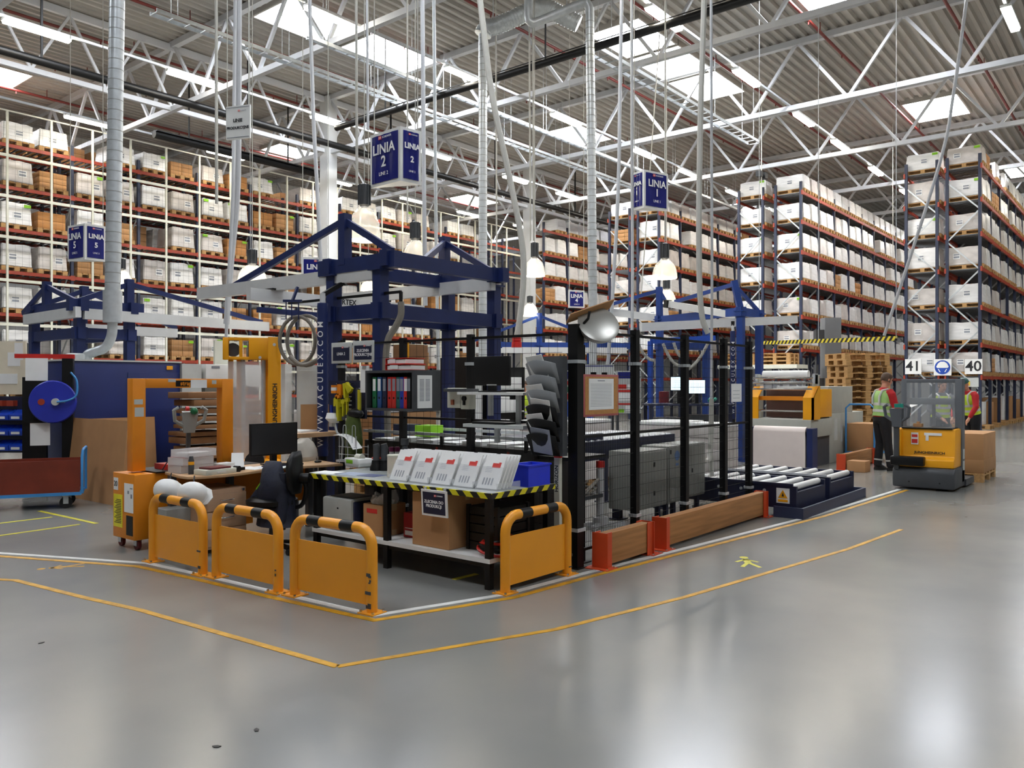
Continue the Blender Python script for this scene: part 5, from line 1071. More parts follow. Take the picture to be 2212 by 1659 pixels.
# ================================================================ inside the fenced line
t = T('roller_table', 'long navy roller table inside the black fence', 'conveyor', (6.75, 5.05, 0))
P(t, 'side_frame', MB().box(0, 2.8, -.02, .02, .74, .95).box(0, 2.8, .98, 1.02, .74, .95).box(0, .04, 0, 1, .76, .93).box(2.76, 2.8, 0, 1, .76, .93), m_dnavy)
for k in range(20): P(t, 'roller', MB().cyl((.1+.14*k, .02, .935), (.1+.14*k, .98, .935), .028, 10), m_alu)
for x in (.3, 1.5, 2.6):
    for y in (.05, .95): P(t, 'leg', MB().box(x-.045, x+.045, y-.045, y+.045, 0, .76).box(x-.09, x+.09, y-.09, y+.09, 0, .012), m_dnavy)
P(t, 'upper_deck', MB().box(.05, 1.2, .1, .95, .97, 1.0).box(.05, 1.2, .06, .1, .955, 1.03), m_dnavy)
def cabinet(label, x0, x1, y0, y1, z0, z1, dots, m=m_gry):
    t = T('control_cabinet', label, 'cabinet', (x0, y0, 0), 0, 'grey control cabinets in the fenced line'); w = x1-x0
    P(t, 'body', MB().box(0, w, 0, y1-y0, z0, z1), m, bevel=.006); P(t, 'door', MB().box(.02, w-.02, -.014, 0, z0+.02, z1-.02), m, bevel=.004)
    for a, b in dots: P(t, 'lock', MB().box(a*w-.014, a*w+.014, -.02, -.014, z0+b*(z1-z0)-.025, z0+b*(z1-z0)+.025), m_blk)
    P(t, 'leg', MB().box(.05, .1, .05, .1, 0, z0).box(w-.1, w-.05, .05, .1, 0, z0), m_dnavy); return t
m_cab = mat('cabinet_grey', '8f9089', .5, 0, .05)
cabinet('wide grey control cabinet with two locks behind the fence mesh', 7.86, 8.56, 4.62, 4.98, .18, .84, ((.55, .25), (.55, .75)), m_cab)
t = cabinet('narrow grey control cabinet with a blue round sticker', 8.6, 8.93, 4.62, 4.98, .18, .86, ((.1, .9),), m_cab); P(t, 'blue_sticker', MB().cyl((.2, -.014, .74), (.2, -.017, .74), .06, 18).box(.16, .24, -.017, -.014, .62, .65), mat('sticker_blue', '5d7fb5', .5))
cabinet('grey control cabinet with one lock beside the looped hose', 9.03, 9.57, 4.62, 4.98, .2, .86, ((.3, .5),), m_cab)
t = T('cable_hoses', 'pale hoses looping at the end of the grey control cabinets', 'hose', (9.7, 4.8, 0)); P(t, 'hose', MB().tube(spline([(-.1, 0, .75), (.15, 0, .6), (.4, 0, .65), (.45, 0, 1.4)], 6), .035, 8).tube(spline([(-.1, 0, .2), (.2, 0, .18), (.45, 0, .35), (.4, 0, .8)], 6), .03, 8).tube(spline([(-.2, -.05, .03), (.3, -.2, .05), (.6, 0, .02)], 6), .02, 8), m_cable)
t = T('hydraulic_post', 'silver column with a red collar on a wide foot behind the fence', 'post', (7.72, 5.0, 0)); P(t, 'column', MB().cyl((0, 0, 0), (0, 0, .72), .045, 14), m_alu); P(t, 'collar', MB().cyl((0, 0, .66), (0, 0, .73), .05, 14), m_red); P(t, 'foot', MB().bar((-.3, -.1, .02), (.3, .1, .02), .05).bar((-.2, .2, .02), (.2, -.2, .02), .05).cyl((0, 0, 0), (0, 0, .1), .09, 14), m_alu)
mb = MB(); rr = random.Random(11)
for k in range(14): y = 5.0+rr.uniform(-.1, .5); mb.tube(spline([(6.5+rr.uniform(0, .2), y, .45+rr.uniform(-.1, .2)), (6.9, y+rr.uniform(-.1, .1), .5+rr.uniform(-.1, .1)), (7.25, y, .45+rr.uniform(-.15, .1)), (7.6, y, .3+rr.uniform(0, .25))], 4), rr.uniform(.008, .018), 6)
t = T('cable_harness', 'tangle of grey cables and pipes under the roller table', 'cables', (7.0, 5.2, 0)); P(t, 'cables', mb, m_hose, world=True); P(t, 'tray', MB().box(-.6, .7, -.25, .35, .33, .37), m_dgr); P(t, 'leg', MB().box(-.5, -.42, 0, .08, 0, .33).box(.5, .58, 0, .08, 0, .33), m_dnavy)
t = T('folding_machine', 'long black machine with red marks behind the bench fence', 'machine', (5.98, 4.4, 0)); P(t, 'body', MB().box(0, .6, .2, 2.6, .15, .98), mat('machine_black', '17110f', .35, 0, .2), bevel=.01); P(t, 'feet', MB().box(.05, .12, .3, .4, 0, .15).box(.05, .12, 2.4, 2.5, 0, .15).box(.5, .57, 2.4, 2.5, 0, .15), m_blk)
mb = MB()
for y in (.5, .95, 1.45, 1.9): mb.box(-.004, 0, y, y+.03, .7, .95)
P(t, 'red_marks', mb, m_redd); mb = MB()
for k in range(7): mb.box(.05, .55, .25+.33*k, .5+.33*k, .98, 1.0+.012*(k % 3))
P(t, 'paper_feed', mb, m_paper); P(t, 'guide_rails', MB().bar((.0, .2, 1.08), (.0, 2.6, 1.08), .03).bar((.5, .2, 1.1), (.5, 2.6, 1.1), .03), m_galv)
for y in (.3, 1.4, 2.5): P(t, 'rail_post', MB().box(-.01, .02, y-.015, y+.015, .95, 1.1).box(.48, .51, y-.015, y+.015, .95, 1.12), m_blk)
P(t, 'side_table', MB().box(.05, .6, -.2, .2, .9, .93), m_blk)
for k, (x, y, lb) in enumerate(((6.3, 6.4, 'green-topped box of supplies on the black machine'), (6.3, 6.75, 'dark blue box on the black machine'))): S('box', MB().box(-.1, .1, -.12, .12, 0, .12), (m_green, m_dnavy)[k], lb, 'box', (x, y-.1, 1.03), bevel=.004)
def papers(label, x, y, w, d, z1, m, top=m_paper):
    t = T('paper_stack', label, 'pallet of paper', (x, y, 0), 0, 'paper stacks in the production line'); P(t, 'pallet', pallet_mb(w, d), m_wood, smooth=False); mb = MB(); n = 5
    for k in range(n): mb.box(-w/2+.01*(k % 2), w/2-.01*(k % 2), -d/2, d/2, .146+(z1-.2)*k/n, .146+(z1-.2)*(k+1)/n-.004)
    P(t, 'reams', mb, m, bevel=.004); P(t, 'top_sheets', MB().box(-w/2, w/2, -d/2, d/2, z1-.05, z1), top, bevel=.006)
papers('tall stack of paper behind the cork board', 10.3, 7.3, 1.2, .9, 1.05, m_film2); papers('stack of paper left of the blue-screened monitors', 11.9, 6.4, 1.0, .8, 1.0, m_film2); papers('film-wrapped stack at the last fence post', 11.35, 5.35, .5, .6, 1.02, m_film2); papers('stack of paper behind the orange stacker', 9.0, 11.4, 1.0, .8, 1.15, m_film2); papers('stack of brown packs seen behind the navy crane leg', 8.2, 8.9, .9, .8, 1.25, m_card)
# workstation with lit monitors
q = at(1485, 872, D=14.5); t = T('workstation', 'navy work table holding the lit monitors', 'table', (q.x, q.y, 0), YAW-math.pi/2); P(t, 'tabletop', MB().box(-.75, .75, -.3, .4, q.z-.03, q.z), m_dnavy)
for x in (-.7, .7):
    for y in (-.25, .35): P(t, 'leg', MB().box(x-.03, x+.03, y-.03, y+.03, 0, q.z-.03), m_dnavy)
P(t, 'lower_boxes', MB().box(-.6, -.1, -.2, .3, q.z-.5, q.z-.25).box(.0, .5, -.2, .3, q.z-.48, q.z-.2).box(-.75, .75, -.25, .35, q.z-.55, q.z-.5), m_dgr)
mg = glow('screen_on', 'bfe0f2', 1.1)
for lb, u0, v0, u1, v1 in (('lit monitor on the right of the navy work table', 1487, 820, 1524, 851), ('lit tall monitor on the left of the navy work table', 1448, 813, 1486, 844)):
    a, b = at(u0, v1, D=14.5), at(u1, v0, D=14.5); w_ = (b-a).dot(RT)/2; h = b.z-a.z; m_ = (a+b)/2; t = T('monitor', lb, 'monitor', (m_.x, m_.y, q.z), YAW-math.pi/2)
    z = a.z-q.z; P(t, 'housing', MB().box(-w_, w_, 0, .05, z, z+h), m_blk, bevel=.004); P(t, 'screen', MB().box(-w_+.012, w_-.012, -.003, 0, z+.012, z+h-.012), mg); P(t, 'stand', MB().box(-.03, .03, .0, .04, .01, z+.02).box(-.12, .12, -.06, .1, 0, .012), m_blk)
    mb = MB()
    for k in range(5): mb.box(-w_+.03, w_-.03, -.0045, -.003, z+.05+k*(h-.1)/5, z+.055+k*(h-.1)/5)
    P(t, 'screen_lines', mb, m_inkg)
S('cable_bundle', MB().tube([(0, 0, .02), (.08, .02, .05), (.15, -.02, .03), (.25, 0, .05)], .03, 8), mat('teal_cable', '1d9e85', .5), 'teal cable bundle on the navy work table', 'cable', at(1532, 868, D=14.3))
S('canister', MB().lathe([(.09, 0), (.09, .2), (.0005, .21)], n=16), mat('canister_red', '6d1620', .5), 'dark red canister left of the lit monitors', 'canister', at(1434, 870, D=14.5))
def infoboard(label, u0, v0, u1, v1, D, rows, header):
    a, b = at(u0, v1, D=D), at(u1, v0, D=D); w = (b-a).dot(RT); h = b.z-a.z; c_ = (a+b)/2; t = T('info_board', label, 'notice board', (c_.x, c_.y, a.z), YAW-math.pi/2)
    P(t, 'frame', MB().box(-w/2, w/2, 0, .03, 0, h), m_lgr); P(t, 'header', MB().box(-w/2+.02, w/2-.02, -.004, 0, h*.82, h-.02), m_sign)
    for z0, z1, x0, x1, m in rows: P(t, 'sheet', MB().box(-w/2+x0*w, -w/2+x1*w, -.006, 0, z0*h, z1*h), m)
    for s in (-1, 1): P(t, 'post', MB().box(s*w*.45-.02, s*w*.45+.02, .03, .07, -a.z, h), m_dgr)
    return t, w, h
t, w, h = infoboard('information board with a blue header, red and white sheets behind the fence', 1332, 801, 1385, 893, 13, [(.58, .68, .05, .4, m_red), (.58, .68, .45, .95, m_paper), (.5, .55, .05, .95, m_red), (.3, .48, .05, .95, m_paper), (.2, .24, .05, .95, m_red), (.06, .18, .35, .95, m_paper), (.02, .1, .05, .3, m_green)], '')
infoboard('blue-headed board behind the corner of the fence', 1259, 787, 1327, 812, 13.3, [], '')
infoboard('narrow board with red, green and blue sheets behind the document holder', 1210, 800, 1230, 905, 12.5, [(.7, .78, .1, .9, m_red), (.55, .66, .1, .9, m_grn), (.4, .52, .1, .9, m_red), (.05, .36, .1, .9, m_blue2)], '')
# cardboard stack with yellow strap seen through the crane legs
q = at(885, 760, D=13.4); t = T('carton_stack', 'stack of brown cartons with a yellow strap seen between the navy crane legs', 'cartons', (q.x, q.y, 0)); mb = MB()
for k in range(9): mb.box(-.22+.02*(k % 2), .22, -.2, .2-.02*(k % 3), .25*k, .25*k+.245)
P(t, 'cartons', mb, m_card2); P(t, 'yellow_strap', MB().box(-.26, -.24, -.24, -.14, .0, 2.3), m_trk)
q = at(1075, 840, D=14.4); t = T('roll_rack', 'white rack of paper packs behind the shelf monitor', 'rack', (q.x, q.y, 0)); P(t, 'frame', MB().box(-.4, -.36, -.3, .3, 0, 1.9).box(.36, .4, -.3, .3, 0, 1.9), m_blk)
for k in range(4): P(t, 'shelf', MB().box(-.38, .38, -.3, .3, .3+.4*k, .33+.4*k), m_lgr); P(t, 'packs', MB().box(-.34, .0, -.28, .28, .33+.4*k, .58+.4*k).box(.02, .34, -.28, .28, .33+.4*k, .52+.4*k), m_paper, bevel=.006)
q = at(1000, 800, D=14); t = T('sheet_stack', 'upright white sheets in a black rack behind the bench fence', 'rack', (q.x, q.y, 0)); P(t, 'frame', MB().box(-.25, -.22, -.3, .3, 0, 2.05).box(.22, .25, -.3, .3, 0, 2.05).box(-.25, .25, -.3, .3, .5, .54).box(-.25, .25, -.3, .3, 2.0, 2.05), m_blk); mb = MB()
for k in range(9): mb.box(-.2+.045*k, -.17+.045*k, -.28, .28, .54, 1.9)
P(t, 'sheets', mb, m_paper)
for k in range(2):
    q = at(560+690*k, 0, D=20); 
# distant small crane by LINIA 4
q = at(1165, 745, D=24); crane('small blue crane frame far behind the fence corner', (q.x, q.y), [(q.x, q.y), (q.x+1.2, q.y-1)], 2.75, 2.2, [((q.x-1.6, q.y+1.6, 2.6), (q.x+1.8, q.y-1.9, 2.6))], [((q.x, q.y, 2.75), (q.x, q.y, 3.7), [(q.x-1.5, q.y+1.5, 2.8), (q.x+1.5, q.y-1.5, 2.8)])], [((q.x-.8, q.y+.8, 2.75), (q.x+2, q.y-1.8, 2.75))], m=MATS['crane_blue'])
# ================================================================ left zone
m_enc = mat('enclosure_navy', '1a2a66', .45, 0, .15, 2)
t = T('machine_enclosure', 'large navy machine enclosure under the wide duct', 'machine', (5.05, 12.5, 0)); P(t, 'body', MB().box(0, 1.75, 0, .95, 0, 1.94), m_enc, bevel=.006); P(t, 'door', MB().box(.9, 1.73, -.012, 0, .15, 1.78), m_enc, bevel=.003); P(t, 'top_edge', MB().box(-.02, 1.77, -.02, .97, 1.94, 1.965), m_lgr); P(t, 'yellow_tag', MB().box(1.52, 1.62, -.016, -.012, 1.83, 1.89), m_trk)
P(t, 'side_panel', MB().box(1.76, 2.1, -.05, .9, 0, 1.93), m_lgr); P(t, 'duct_socket', MB().lathe([(.14, 1.965), (.14, 2.05), (.1, 2.07)], (.33, .5, 0), 16), m_galv)
t = T('white_cabinet', 'white machine head sticking out beside the navy enclosure', 'machine', (7.3, 12.6, 0)); P(t, 'head', MB().box(-.1, .95, -.2, .6, 1.55, 1.93), m_white, bevel=.008); P(t, 'stand', MB().box(0, .3, 0, .5, 0, 1.55), m_lgr); P(t, 'label', MB().box(.0, .15, -.204, -.2, 1.86, 1.9), m_inkg)
S('panel_box', MB().box(0, .55, 0, .05, 0, .42).box(.25, .3, .0, .05, -.02, 0), m_cream, 'pale flat box standing on the white machine head', 'box', (7.6, 12.8, 1.931))
# cardboard sheets leaning on the enclosure
for k, (x, y, w_, h_, lb) in enumerate(((4.95, 11.45, 1.7, 1.12, 'nearer big brown cardboard sheet leaning by the blue trolley'), (5.66, 12.33, 1.36, 1.09, 'farther wide cardboard sheet leaning on the navy enclosure'))):
    t = T('cardboard_sheet', lb, 'cardboard', (x, y, 0), (-math.pi/2, 0)[k]); mb = MB()
    for j in range(4): mb.box(-w_/2+.02*j, w_/2-.015*j, .012*j, .012*j+.009, 0, h_-.012*j)
    P(t, 'sheets', mb, m_card, rot=(-.09, 0, 0))
# trolley
p0 = Vector((4.6, 10.92, 0)); p1 = Vector((3.5, 11.5, 0)); d = (p1-p0); ang = math.atan2(d.y, d.x); t = T('trolley', 'low blue trolley with brown-red board sides and a blue push handle', 'trolley', p0, ang); Lt = 1.7
m_tb = mat('trolley_blue', '3f8fd0', .4, 0, .1); m_tr = mat('board_redbrown', '7d2d16', .55, 0, .25, 3)
P(t, 'frame', MB().box(0, Lt, 0, .03, .17, .21).box(0, Lt, -.5, -.47, .17, .21).box(0, .03, -.5, .03, .17, .21).box(0, Lt, -.49, .02, .19, .2), m_tb); P(t, 'boards', MB().box(.02, Lt, .0, .018, .21, .62).box(.02, Lt, -.48, -.46, .21, .62).box(.03, Lt, -.46, 0, .21, .23), m_tr)
P(t, 'handle', MB().tube([(-.01, .015, .19), (-.01, .015, .66), (-.015, -.02, .74), (-.02, -.08, .76), (-.02, -.4, .76), (-.015, -.46, .74), (-.01, -.485, .66), (-.01, -.485, .19)], .018, 10), m_tb)
for x in (.18, Lt-.15):
    for y in (-.05, -.42): c_ = P(t, 'wheel', MB().cyl((x, y-.02, .075), (x, y+.02, .075), .075, 18), m_rub); P(c_, 'fork', MB().box(x-.03, x+.03, y-.03, y-.024, .06, .17).box(x-.03, x+.03, y+.024, y+.03, .06, .17).box(x-.04, x+.04, y-.04, y+.04, .155, .17), m_galv)
# reel, bins, board
q = at(115, 868, D=11.5); t = T('cable_reel', 'blue hose reel disc with an orange spot on its dark stand', 'reel', (q.x, q.y, 0), YAW-math.pi/2+.35); z = q.z; P(t, 'disc', MB().lathe([(.0005, -.05), (.29, -.05), (.305, -.03), (.29, -.01), (.16, -.02), (.15, .06), (.0005, .06)], (0, 0, z), 32, ax='y').xf(Matrix.Identity(4)), mat('reel_blue', '2733a8', .35, 0, .08), ang=50)
P(t, 'hub', MB().cyl((.04, -.05, z), (.04, -.1, z), .05, 16).box(.0, .16, -.09, -.06, z-.012, z+.012), m_lgr); P(t, 'orange_spot', MB().cyl((-.14, -.05, z), (-.14, -.056, z), .045, 14), m_org); P(t, 'hose', MB().tube(spline([(.06, -.1, z), (.2, -.09, z+.02), (.3, -.06, z+.1), (.3, -.03, z+.3), (.22, 0, z+.42)], 6), .014, 8), m_tb)
P(t, 'stand', MB().box(-.4, -.1, .08, .2, 0, z+.35).box(.1, .24, .05, .2, 0, z+.62).box(-.4, .24, .05, .22, z-.3, z-.26), m_blk)
P(t, 'notice', MB().box(-.36, -.08, .07, .08, z+.3, z+.62).box(-.3, -.05, .06, .08, z-.62, z-.28), m_paper); P(t, 'cross_beam', MB().box(-.5, .25, .1, .18, z+.62, z+.68), m_red)
q = at(20, 860, D=11.8); t = T('bin_rack', 'cream board above a rack of blue picking bins at the far left edge', 'rack', (q.x, q.y, 0), YAW-math.pi/2)
P(t, 'board', MB().box(-.5, .24, .0, .03, at(0, 852, D=11.8).z, at(0, 737, D=11.8).z), mat('board_cream', 'eadfc6', .6, 0, .06)); P(t, 'papers', MB().box(-.02, .16, -.006, 0, 1.86, 2.06).box(-.14, .12, -.006, 0, 1.6, 1.75).box(.08, .2, -.007, -.001, 1.95, 2.2), m_paper); P(t, 'post', MB().box(-.5, -.46, .03, .07, 0, 2.2).box(.2, .24, .03, .07, 0, 2.2), m_dgr)
P(t, 'louvre_panel', MB().box(-.5, .24, 0, .03, .6, 1.42), m_dnavy); P(t, 'orange_boxes', MB().box(-.3, -.2, -.1, 0, 1.28, 1.36).box(-.16, -.04, -.1, 0, 1.28, 1.36).box(.02, .12, -.1, 0, 1.28, 1.36), m_org)
bn = MB().prism([(0, 0), (-.18, 0), (-.2, .08), (-.1, .1), (0, .15)], -.1, .1, 'yz'); bme = bn.mesh('picking_bin', mat('bin_blue2', '1d49c8', .35, 0, .1), .006); bl = MB().box(-.06, .06, -.205, -.196, .02, .055).mesh('bin_label', m_paper)
for r in range(3):
    for c_ in range(4):
        p = Vector((-.42+.21*c_, 0, 1.08-.22*r)); wp = Matrix.Translation(t.location) @ Matrix.Rotation(YAW-math.pi/2, 4, 'Z') @ p
        b = T('picking_bin', 'blue picking bin with a white label, %s row, %s from the frame edge' % (('top', 'middle', 'bottom')[r], ORD[c_+1]), 'bin', wp, YAW-math.pi/2, 'blue picking bins'); P(b, 'shell', bme, None); P(b, 'bin_label', bl, None)
# orange stacker behind the desk
q = at(545, 985, D=10.6); t = T('pallet_stacker', 'orange-yellow pallet stacker with a clear guard behind the desk', 'stacker', (q.x, q.y, 0), YAW-math.pi/2+.25); k_ = F/10.6
zt = at(600, 728, D=10.6).z
P(t, 'mast', MB().box(.2, .36, -.08, .05, .1, zt).box(-.3, -.24, .0, .1, .1, zt-.28), m_trk, bevel=.004); P(t, 'crosshead', MB().box(-.36, .2, -.06, .08, zt-.30, zt-.26).box(-.36, .2, -.06, .08, zt-.05, zt-.01).box(-.04, .2, -.07, .08, zt-.29, zt-.02).box(-.36, -.29, -.08, .08, zt-.3, zt-.02).box(-.16, -.12, -.06, .04, zt-.28, zt-.04), m_trk, bevel=.004)
P(t, 'guard_sheet', MB().box(-.3, .12, -.02, -.012, .4, zt-.32), mat('guard_clear', 'e6e4e4', .1, 0, .05, alpha=.35)); P(t, 'lift_cylinder', MB().cyl((-.12, .05, .2), (-.12, .05, zt-.3), .03, 12).cyl((.14, .05, .2), (.14, .05, zt-.3), .025, 12), m_galv); P(t, 'inner_mast', MB().box(-.2, -.14, .06, .1, .1, zt-.3).box(.15, .2, .06, .1, .1, zt-.3), m_trk); P(t, 'pulley', MB().cyl((-.24, .0, zt-.17), (-.24, .06, zt-.17), .09, 16), m_dgr)
P(t, 'motor_body', MB().box(-.4, .36, -.35, .1, .08, .62), m_trk, bevel=.03); P(t, 'wheel', MB().cyl((.05, -.4, .62), (.05, -.3, .62), .12, 18), m_rub); P(t, 'fork', MB().box(-.3, -.12, .1, 1.2, .05, .1).box(.12, .3, .1, 1.2, .05, .1), m_dgr); P(t, 'roller_wheel', MB().cyl((-.3, -.1, .06), (-.22, -.1, .06), .06, 12).cyl((.22, -.1, .06), (.3, -.1, .06), .06, 12), m_rub)
text(t, 'JUNGHEINRICH', .078, (.29, -.083, zt-.88), (0, -1, 0), m_ink, rot=(math.pi/2, -math.pi/2, 0), bold=.002); P(t, 'rivet', MB().cyl((.28, -.085, zt-.1), (.28, -.08, zt-.1), .02, 12).cyl((.1, -.075, zt-.27), (.1, -.07, zt-.27), .02, 12), m_lgr)
def tiller(t, M, m=m_dgr):
    mb = MB().prism([(-.05, 0), (.05, 0), (.17, .16), (.2, .3), (.12, .36), (-.12, .36), (-.2, .3), (-.17, .16)], -.02, .02, 'xz').xf(M)
    P(t, 'handle', MB().tube([(-.14, 0, .36), (-.2, 0, .32), (-.18, 0, .18), (0, 0, .06), (.18, 0, .18), (.2, 0, .32), (.14, 0, .36)], .025, 8).xf(M), m); P(t, 'handle_head', MB().prism([(-.07, .02), (.07, .02), (.1, .3), (-.1, .3)], -.03, .03, 'xz').xf(M), m)
q = at(408, 948, D=10.6); t = T('pallet_truck', 'pallet truck with a grey tiller behind the orange arch', 'pallet truck', (q.x, q.y, 0), -.3); M = Matrix.Translation((0, 0, .95)) @ Matrix.Rotation(.25, 4, 'X'); tiller(t, M, m_gry); P(t, 'grip', MB().cyl((-.06, -.1, 1.28), (-.02, -.1, 1.28), .03), m_red); P(t, 'green_button', MB().sphere((.04, -.12, 1.25), .05, 10), m_grn)
P(t, 'tiller_arm', MB().bar((0, .12, .2), (0, .02, 1.0), .06, .05), m_dgr); P(t, 'base', MB().box(-.3, .3, -.05, .35, .03, .45), m_dgr, bevel=.03); P(t, 'fork', MB().box(-.28, -.12, .35, 1.4, .05, .1).box(.12, .28, .35, 1.4, .05, .1), m_dgr)
q = at(436, 930, D=12.6); t = T('packing_stack', 'ragged stack of brown packing cardboard seen through the orange arch', 'cardboard', (q.x, q.y, 0)); mb = MB(); rr = random.Random(5)
for k in range(13): a = rr.uniform(-.05, .05); b = rr.uniform(-.05, .05); mb.box(-.34+a, .34+a, -.3+b, .3+b, .115*k, .115*k+rr.uniform(.06, .11))
P(t, 'cardboard', mb, m_card2, bevel=.008)
q = at(488, 930, D=12.8); t = T('packing_stack', 'second ragged cardboard stack right of the arch leg', 'cardboard', (q.x+.3, q.y, 0)); mb = MB()
for k in range(12): a = rr.uniform(-.05, .05); b = rr.uniform(-.05, .05); mb.box(-.3+a, .3+a, -.3+b, .3+b, .115*k, .115*k+rr.uniform(.06, .11))
P(t, 'cardboard', mb, m_card2, bevel=.008)
q = at(665, 900, D=12); t = T('control_cabinet', 'tall light grey cabinet with a blue label behind the hose loop', 'cabinet', (q.x, q.y, 0), YAW-math.pi/2); P(t, 'body', MB().box(-.17, .22, 0, .4, 0, 1.88), m_lgr, bevel=.006); P(t, 'label', MB().box(0, .09, -.005, 0, 1.12, 1.17), m_blue2); P(t, 'switch', MB().cyl((.03, -.03, 1.05), (.03, 0, 1.05), .03, 12), m_blk); P(t, 'tall_door', MB().box(-.15, .2, -.012, 0, .1, 1.8), m_lgr, bevel=.003)
q = at(618, 900, D=12.2); S('white_post', MB().box(-.06, .06, -.06, .06, 0, 1.9), m_white, 'plain white post just right of the orange stacker mast', 'post', (q.x, q.y, 0))
q = at(660, 985, D=9.7); t = T('side_table', 'wooden side table behind the desk with yellow folders on it', 'table', (q.x, q.y, 0)); P(t, 'tabletop', MB().box(-.36, .36, -.3, .3, .98, 1.03), m_desk); P(t, 'leg', MB().box(-.33, -.28, -.25, -.2, 0, .98).box(.28, .33, -.25, -.2, 0, .98).box(-.33, -.28, .2, .25, 0, .98).box(.28, .33, .2, .25, 0, .98), m_dgr); 
S('folder', MB().box(-.2, .2, -.15, .15, 0, .02).box(-.02, .05, -.15, .15, .02, .024), m_paper, 'white folder with a yellow stripe on the wooden side table', 'folder', (q.x-.1, q.y, 1.0305), .4); S('cardboard_flap', MB().box(-.2, .2, 0, .012, 0, .32), m_card, 'upright piece of cardboard on the wooden side table', 'cardboard', (q.x+.25, q.y+.1, 1.0305), -.5)
# ================================================================ right: low roller conveyor and packing tunnel
t = T('roller_conveyor', 'low navy two-lane pallet roller conveyor coming out of the fence', 'conveyor', (9.66, 3.42, 0))
for k, x in enumerate((0, 1.22)):
    P(t, 'side_frame', MB().box(x, x+.05, .06, 1.5, .1, .37).box(x+1.0, x+1.05, .06, 1.5, .1, .37).box(x, x+1.05, .06, .1, .06, .3), m_dnavy)
    for j in range(7): P(t, 'roller', MB().cyl((x+.05, .14+.22*j, .345), (x+1.0, .14+.22*j, .345), .04, 12), m_alu)
    P(t, 'guide_bar', MB().box(x-.01, x+.02, .1, 1.5, .37, .4), m_steelw if k else m_dnavy)
P(t, 'front_guard', MB().box(-.1, 2.42, -.06, -.03, 0, .13).box(-.1, -.07, -.06, .3, 0, .13).box(2.39, 2.42, -.06, .3, 0, .13), mat('guard_slate', '2a3450', .5, 0, .15)); P(t, 'foot', MB().box(.1, .2, .2, .3, 0, .1).box(2.1, 2.2, .2, .3, 0, .1).box(1.0, 1.3, .1, 1.4, 0, .1), m_dnavy)
P(t, 'warning_label', MB().box(-.004, 0, .14, .3, .16, .34), m_paper); P(t, 'warning_sign', MB().prism([(.16, .22), (.28, .22), (.22, .32)], -.006, -.004, 'yz').box(-.006, -.004, .16, .28, .175, .205), m_trk); P(t, 'warning_print', MB().prism([(.205, .24), (.235, .24), (.22, .29)], -.0075, -.006, 'yz'), m_ink)
mb = MB()
for k in range(4): mb.cyl((-.012, .45+.3*k, .3), (0, .45+.3*k, .3), .018, 10)
P(t, 'bolt', mb, m_galv)
t = T('film_roll', 'pale roll of packing film standing behind the low roller conveyor', 'roll', (13.9, 5.35, 0)); P(t, 'web', MB().box(-.02, .12, -.5, .42, .06, .78).cyl((.08, -.5, .76), (.08, .42, .76), .1, 18), mat('pink_foam', 'eadcd4', .6, 0, .04)); P(t, 'frame', MB().box(0, .25, -.62, -.52, 0, .84).box(.0, .25, .44, .5, 0, .84), m_blue); P(t, 'base', MB().box(0, .3, -.6, .5, 0, .06), m_dnavy)
tx, ty = 15.65, 5.33; t = T('packing_machine', 'grey and yellow film packing machine with film rollers on top', 'packing machine', (tx, ty, 0)); m_pg = mat('machine_grey', 'b3b4aa', .5, 0, .06)
P(t, 'bed', MB().box(-.25, 1.0, -.06, 1.15, .58, .92), m_pg, bevel=.006); P(t, 'base', MB().box(.0, 1.0, .0, 1.1, .0, .58), m_dgr)
P(t, 'tunnel', MB().box(1.0, 3.3, .0, 1.1, 0, 1.0), m_pg, bevel=.008); P(t, 'hood', MB().box(1.0, 2.6, .02, 1.08, 1.0, 1.55), m_pg, bevel=.008)
P(t, 'upright', MB().box(.05, .3, -.04, .02, .92, 1.78).box(.05, .3, 1.08, 1.14, .92, 1.78), m_pg, bevel=.004)
g_ = [(-.22, .92), (.16, .92), (.16, 1.56), (.06, 1.56), (-.22, 1.34)]
P(t, 'yellow_guard', MB().prism(g_, -.1, -.06, 'xz').prism([(-.22, .92), (-.19, .92), (-.19, 1.34), (.06, 1.53), (.06, 1.56), (-.22, 1.34)], -.1, .1, 'xz'), m_trk, label='yellow guard on the aisle side'); P(t, 'yellow_guard', MB().prism(g_, 1.14, 1.18, 'xz').prism([(-.22, .92), (-.19, .92), (-.19, 1.34), (.06, 1.53), (.06, 1.56), (-.22, 1.34)], .98, 1.18, 'xz'), m_trk)
P(t, 'side_door', MB().box(.32, 1.0, -.05, 0, .95, 1.5), m_trk, bevel=.006); P(t, 'panel_sheet', MB().box(1.3, 1.5, -.004, 0, .45, .9).box(1.7, 1.85, -.004, 0, .4, .75), m_lgr)
P(t, 'sealing_bar', MB().box(-.05, .05, .0, 1.1, 1.28, 1.36), m_yel2); P(t, 'chamber', MB().box(.45, .95, .02, 1.08, .93, 1.5), mat('chamber_dark', '5a4038', .5))
mb = MB()
for z, x in ((1.72, -.08), (1.62, -.1), (1.5, -.12), (1.08, -.15)): mb.cyl((x, -.04, z), (x, 1.14, z), .018, 10)
P(t, 'guide_rods', mb, m_chr); P(t, 'film_roll', MB().cyl((.1, .1, 1.78), (.1, 1.0, 1.78), .085, 20), m_white); P(t, 'film_web', MB().box(-.09, -.08, .1, 1.0, 1.5, 1.66), m_clear); P(t, 'roll_bracket', MB().box(.02, .2, -.04, .0, 1.6, 1.8).box(.02, .2, 1.1, 1.14, 1.6, 1.8), m_galv)
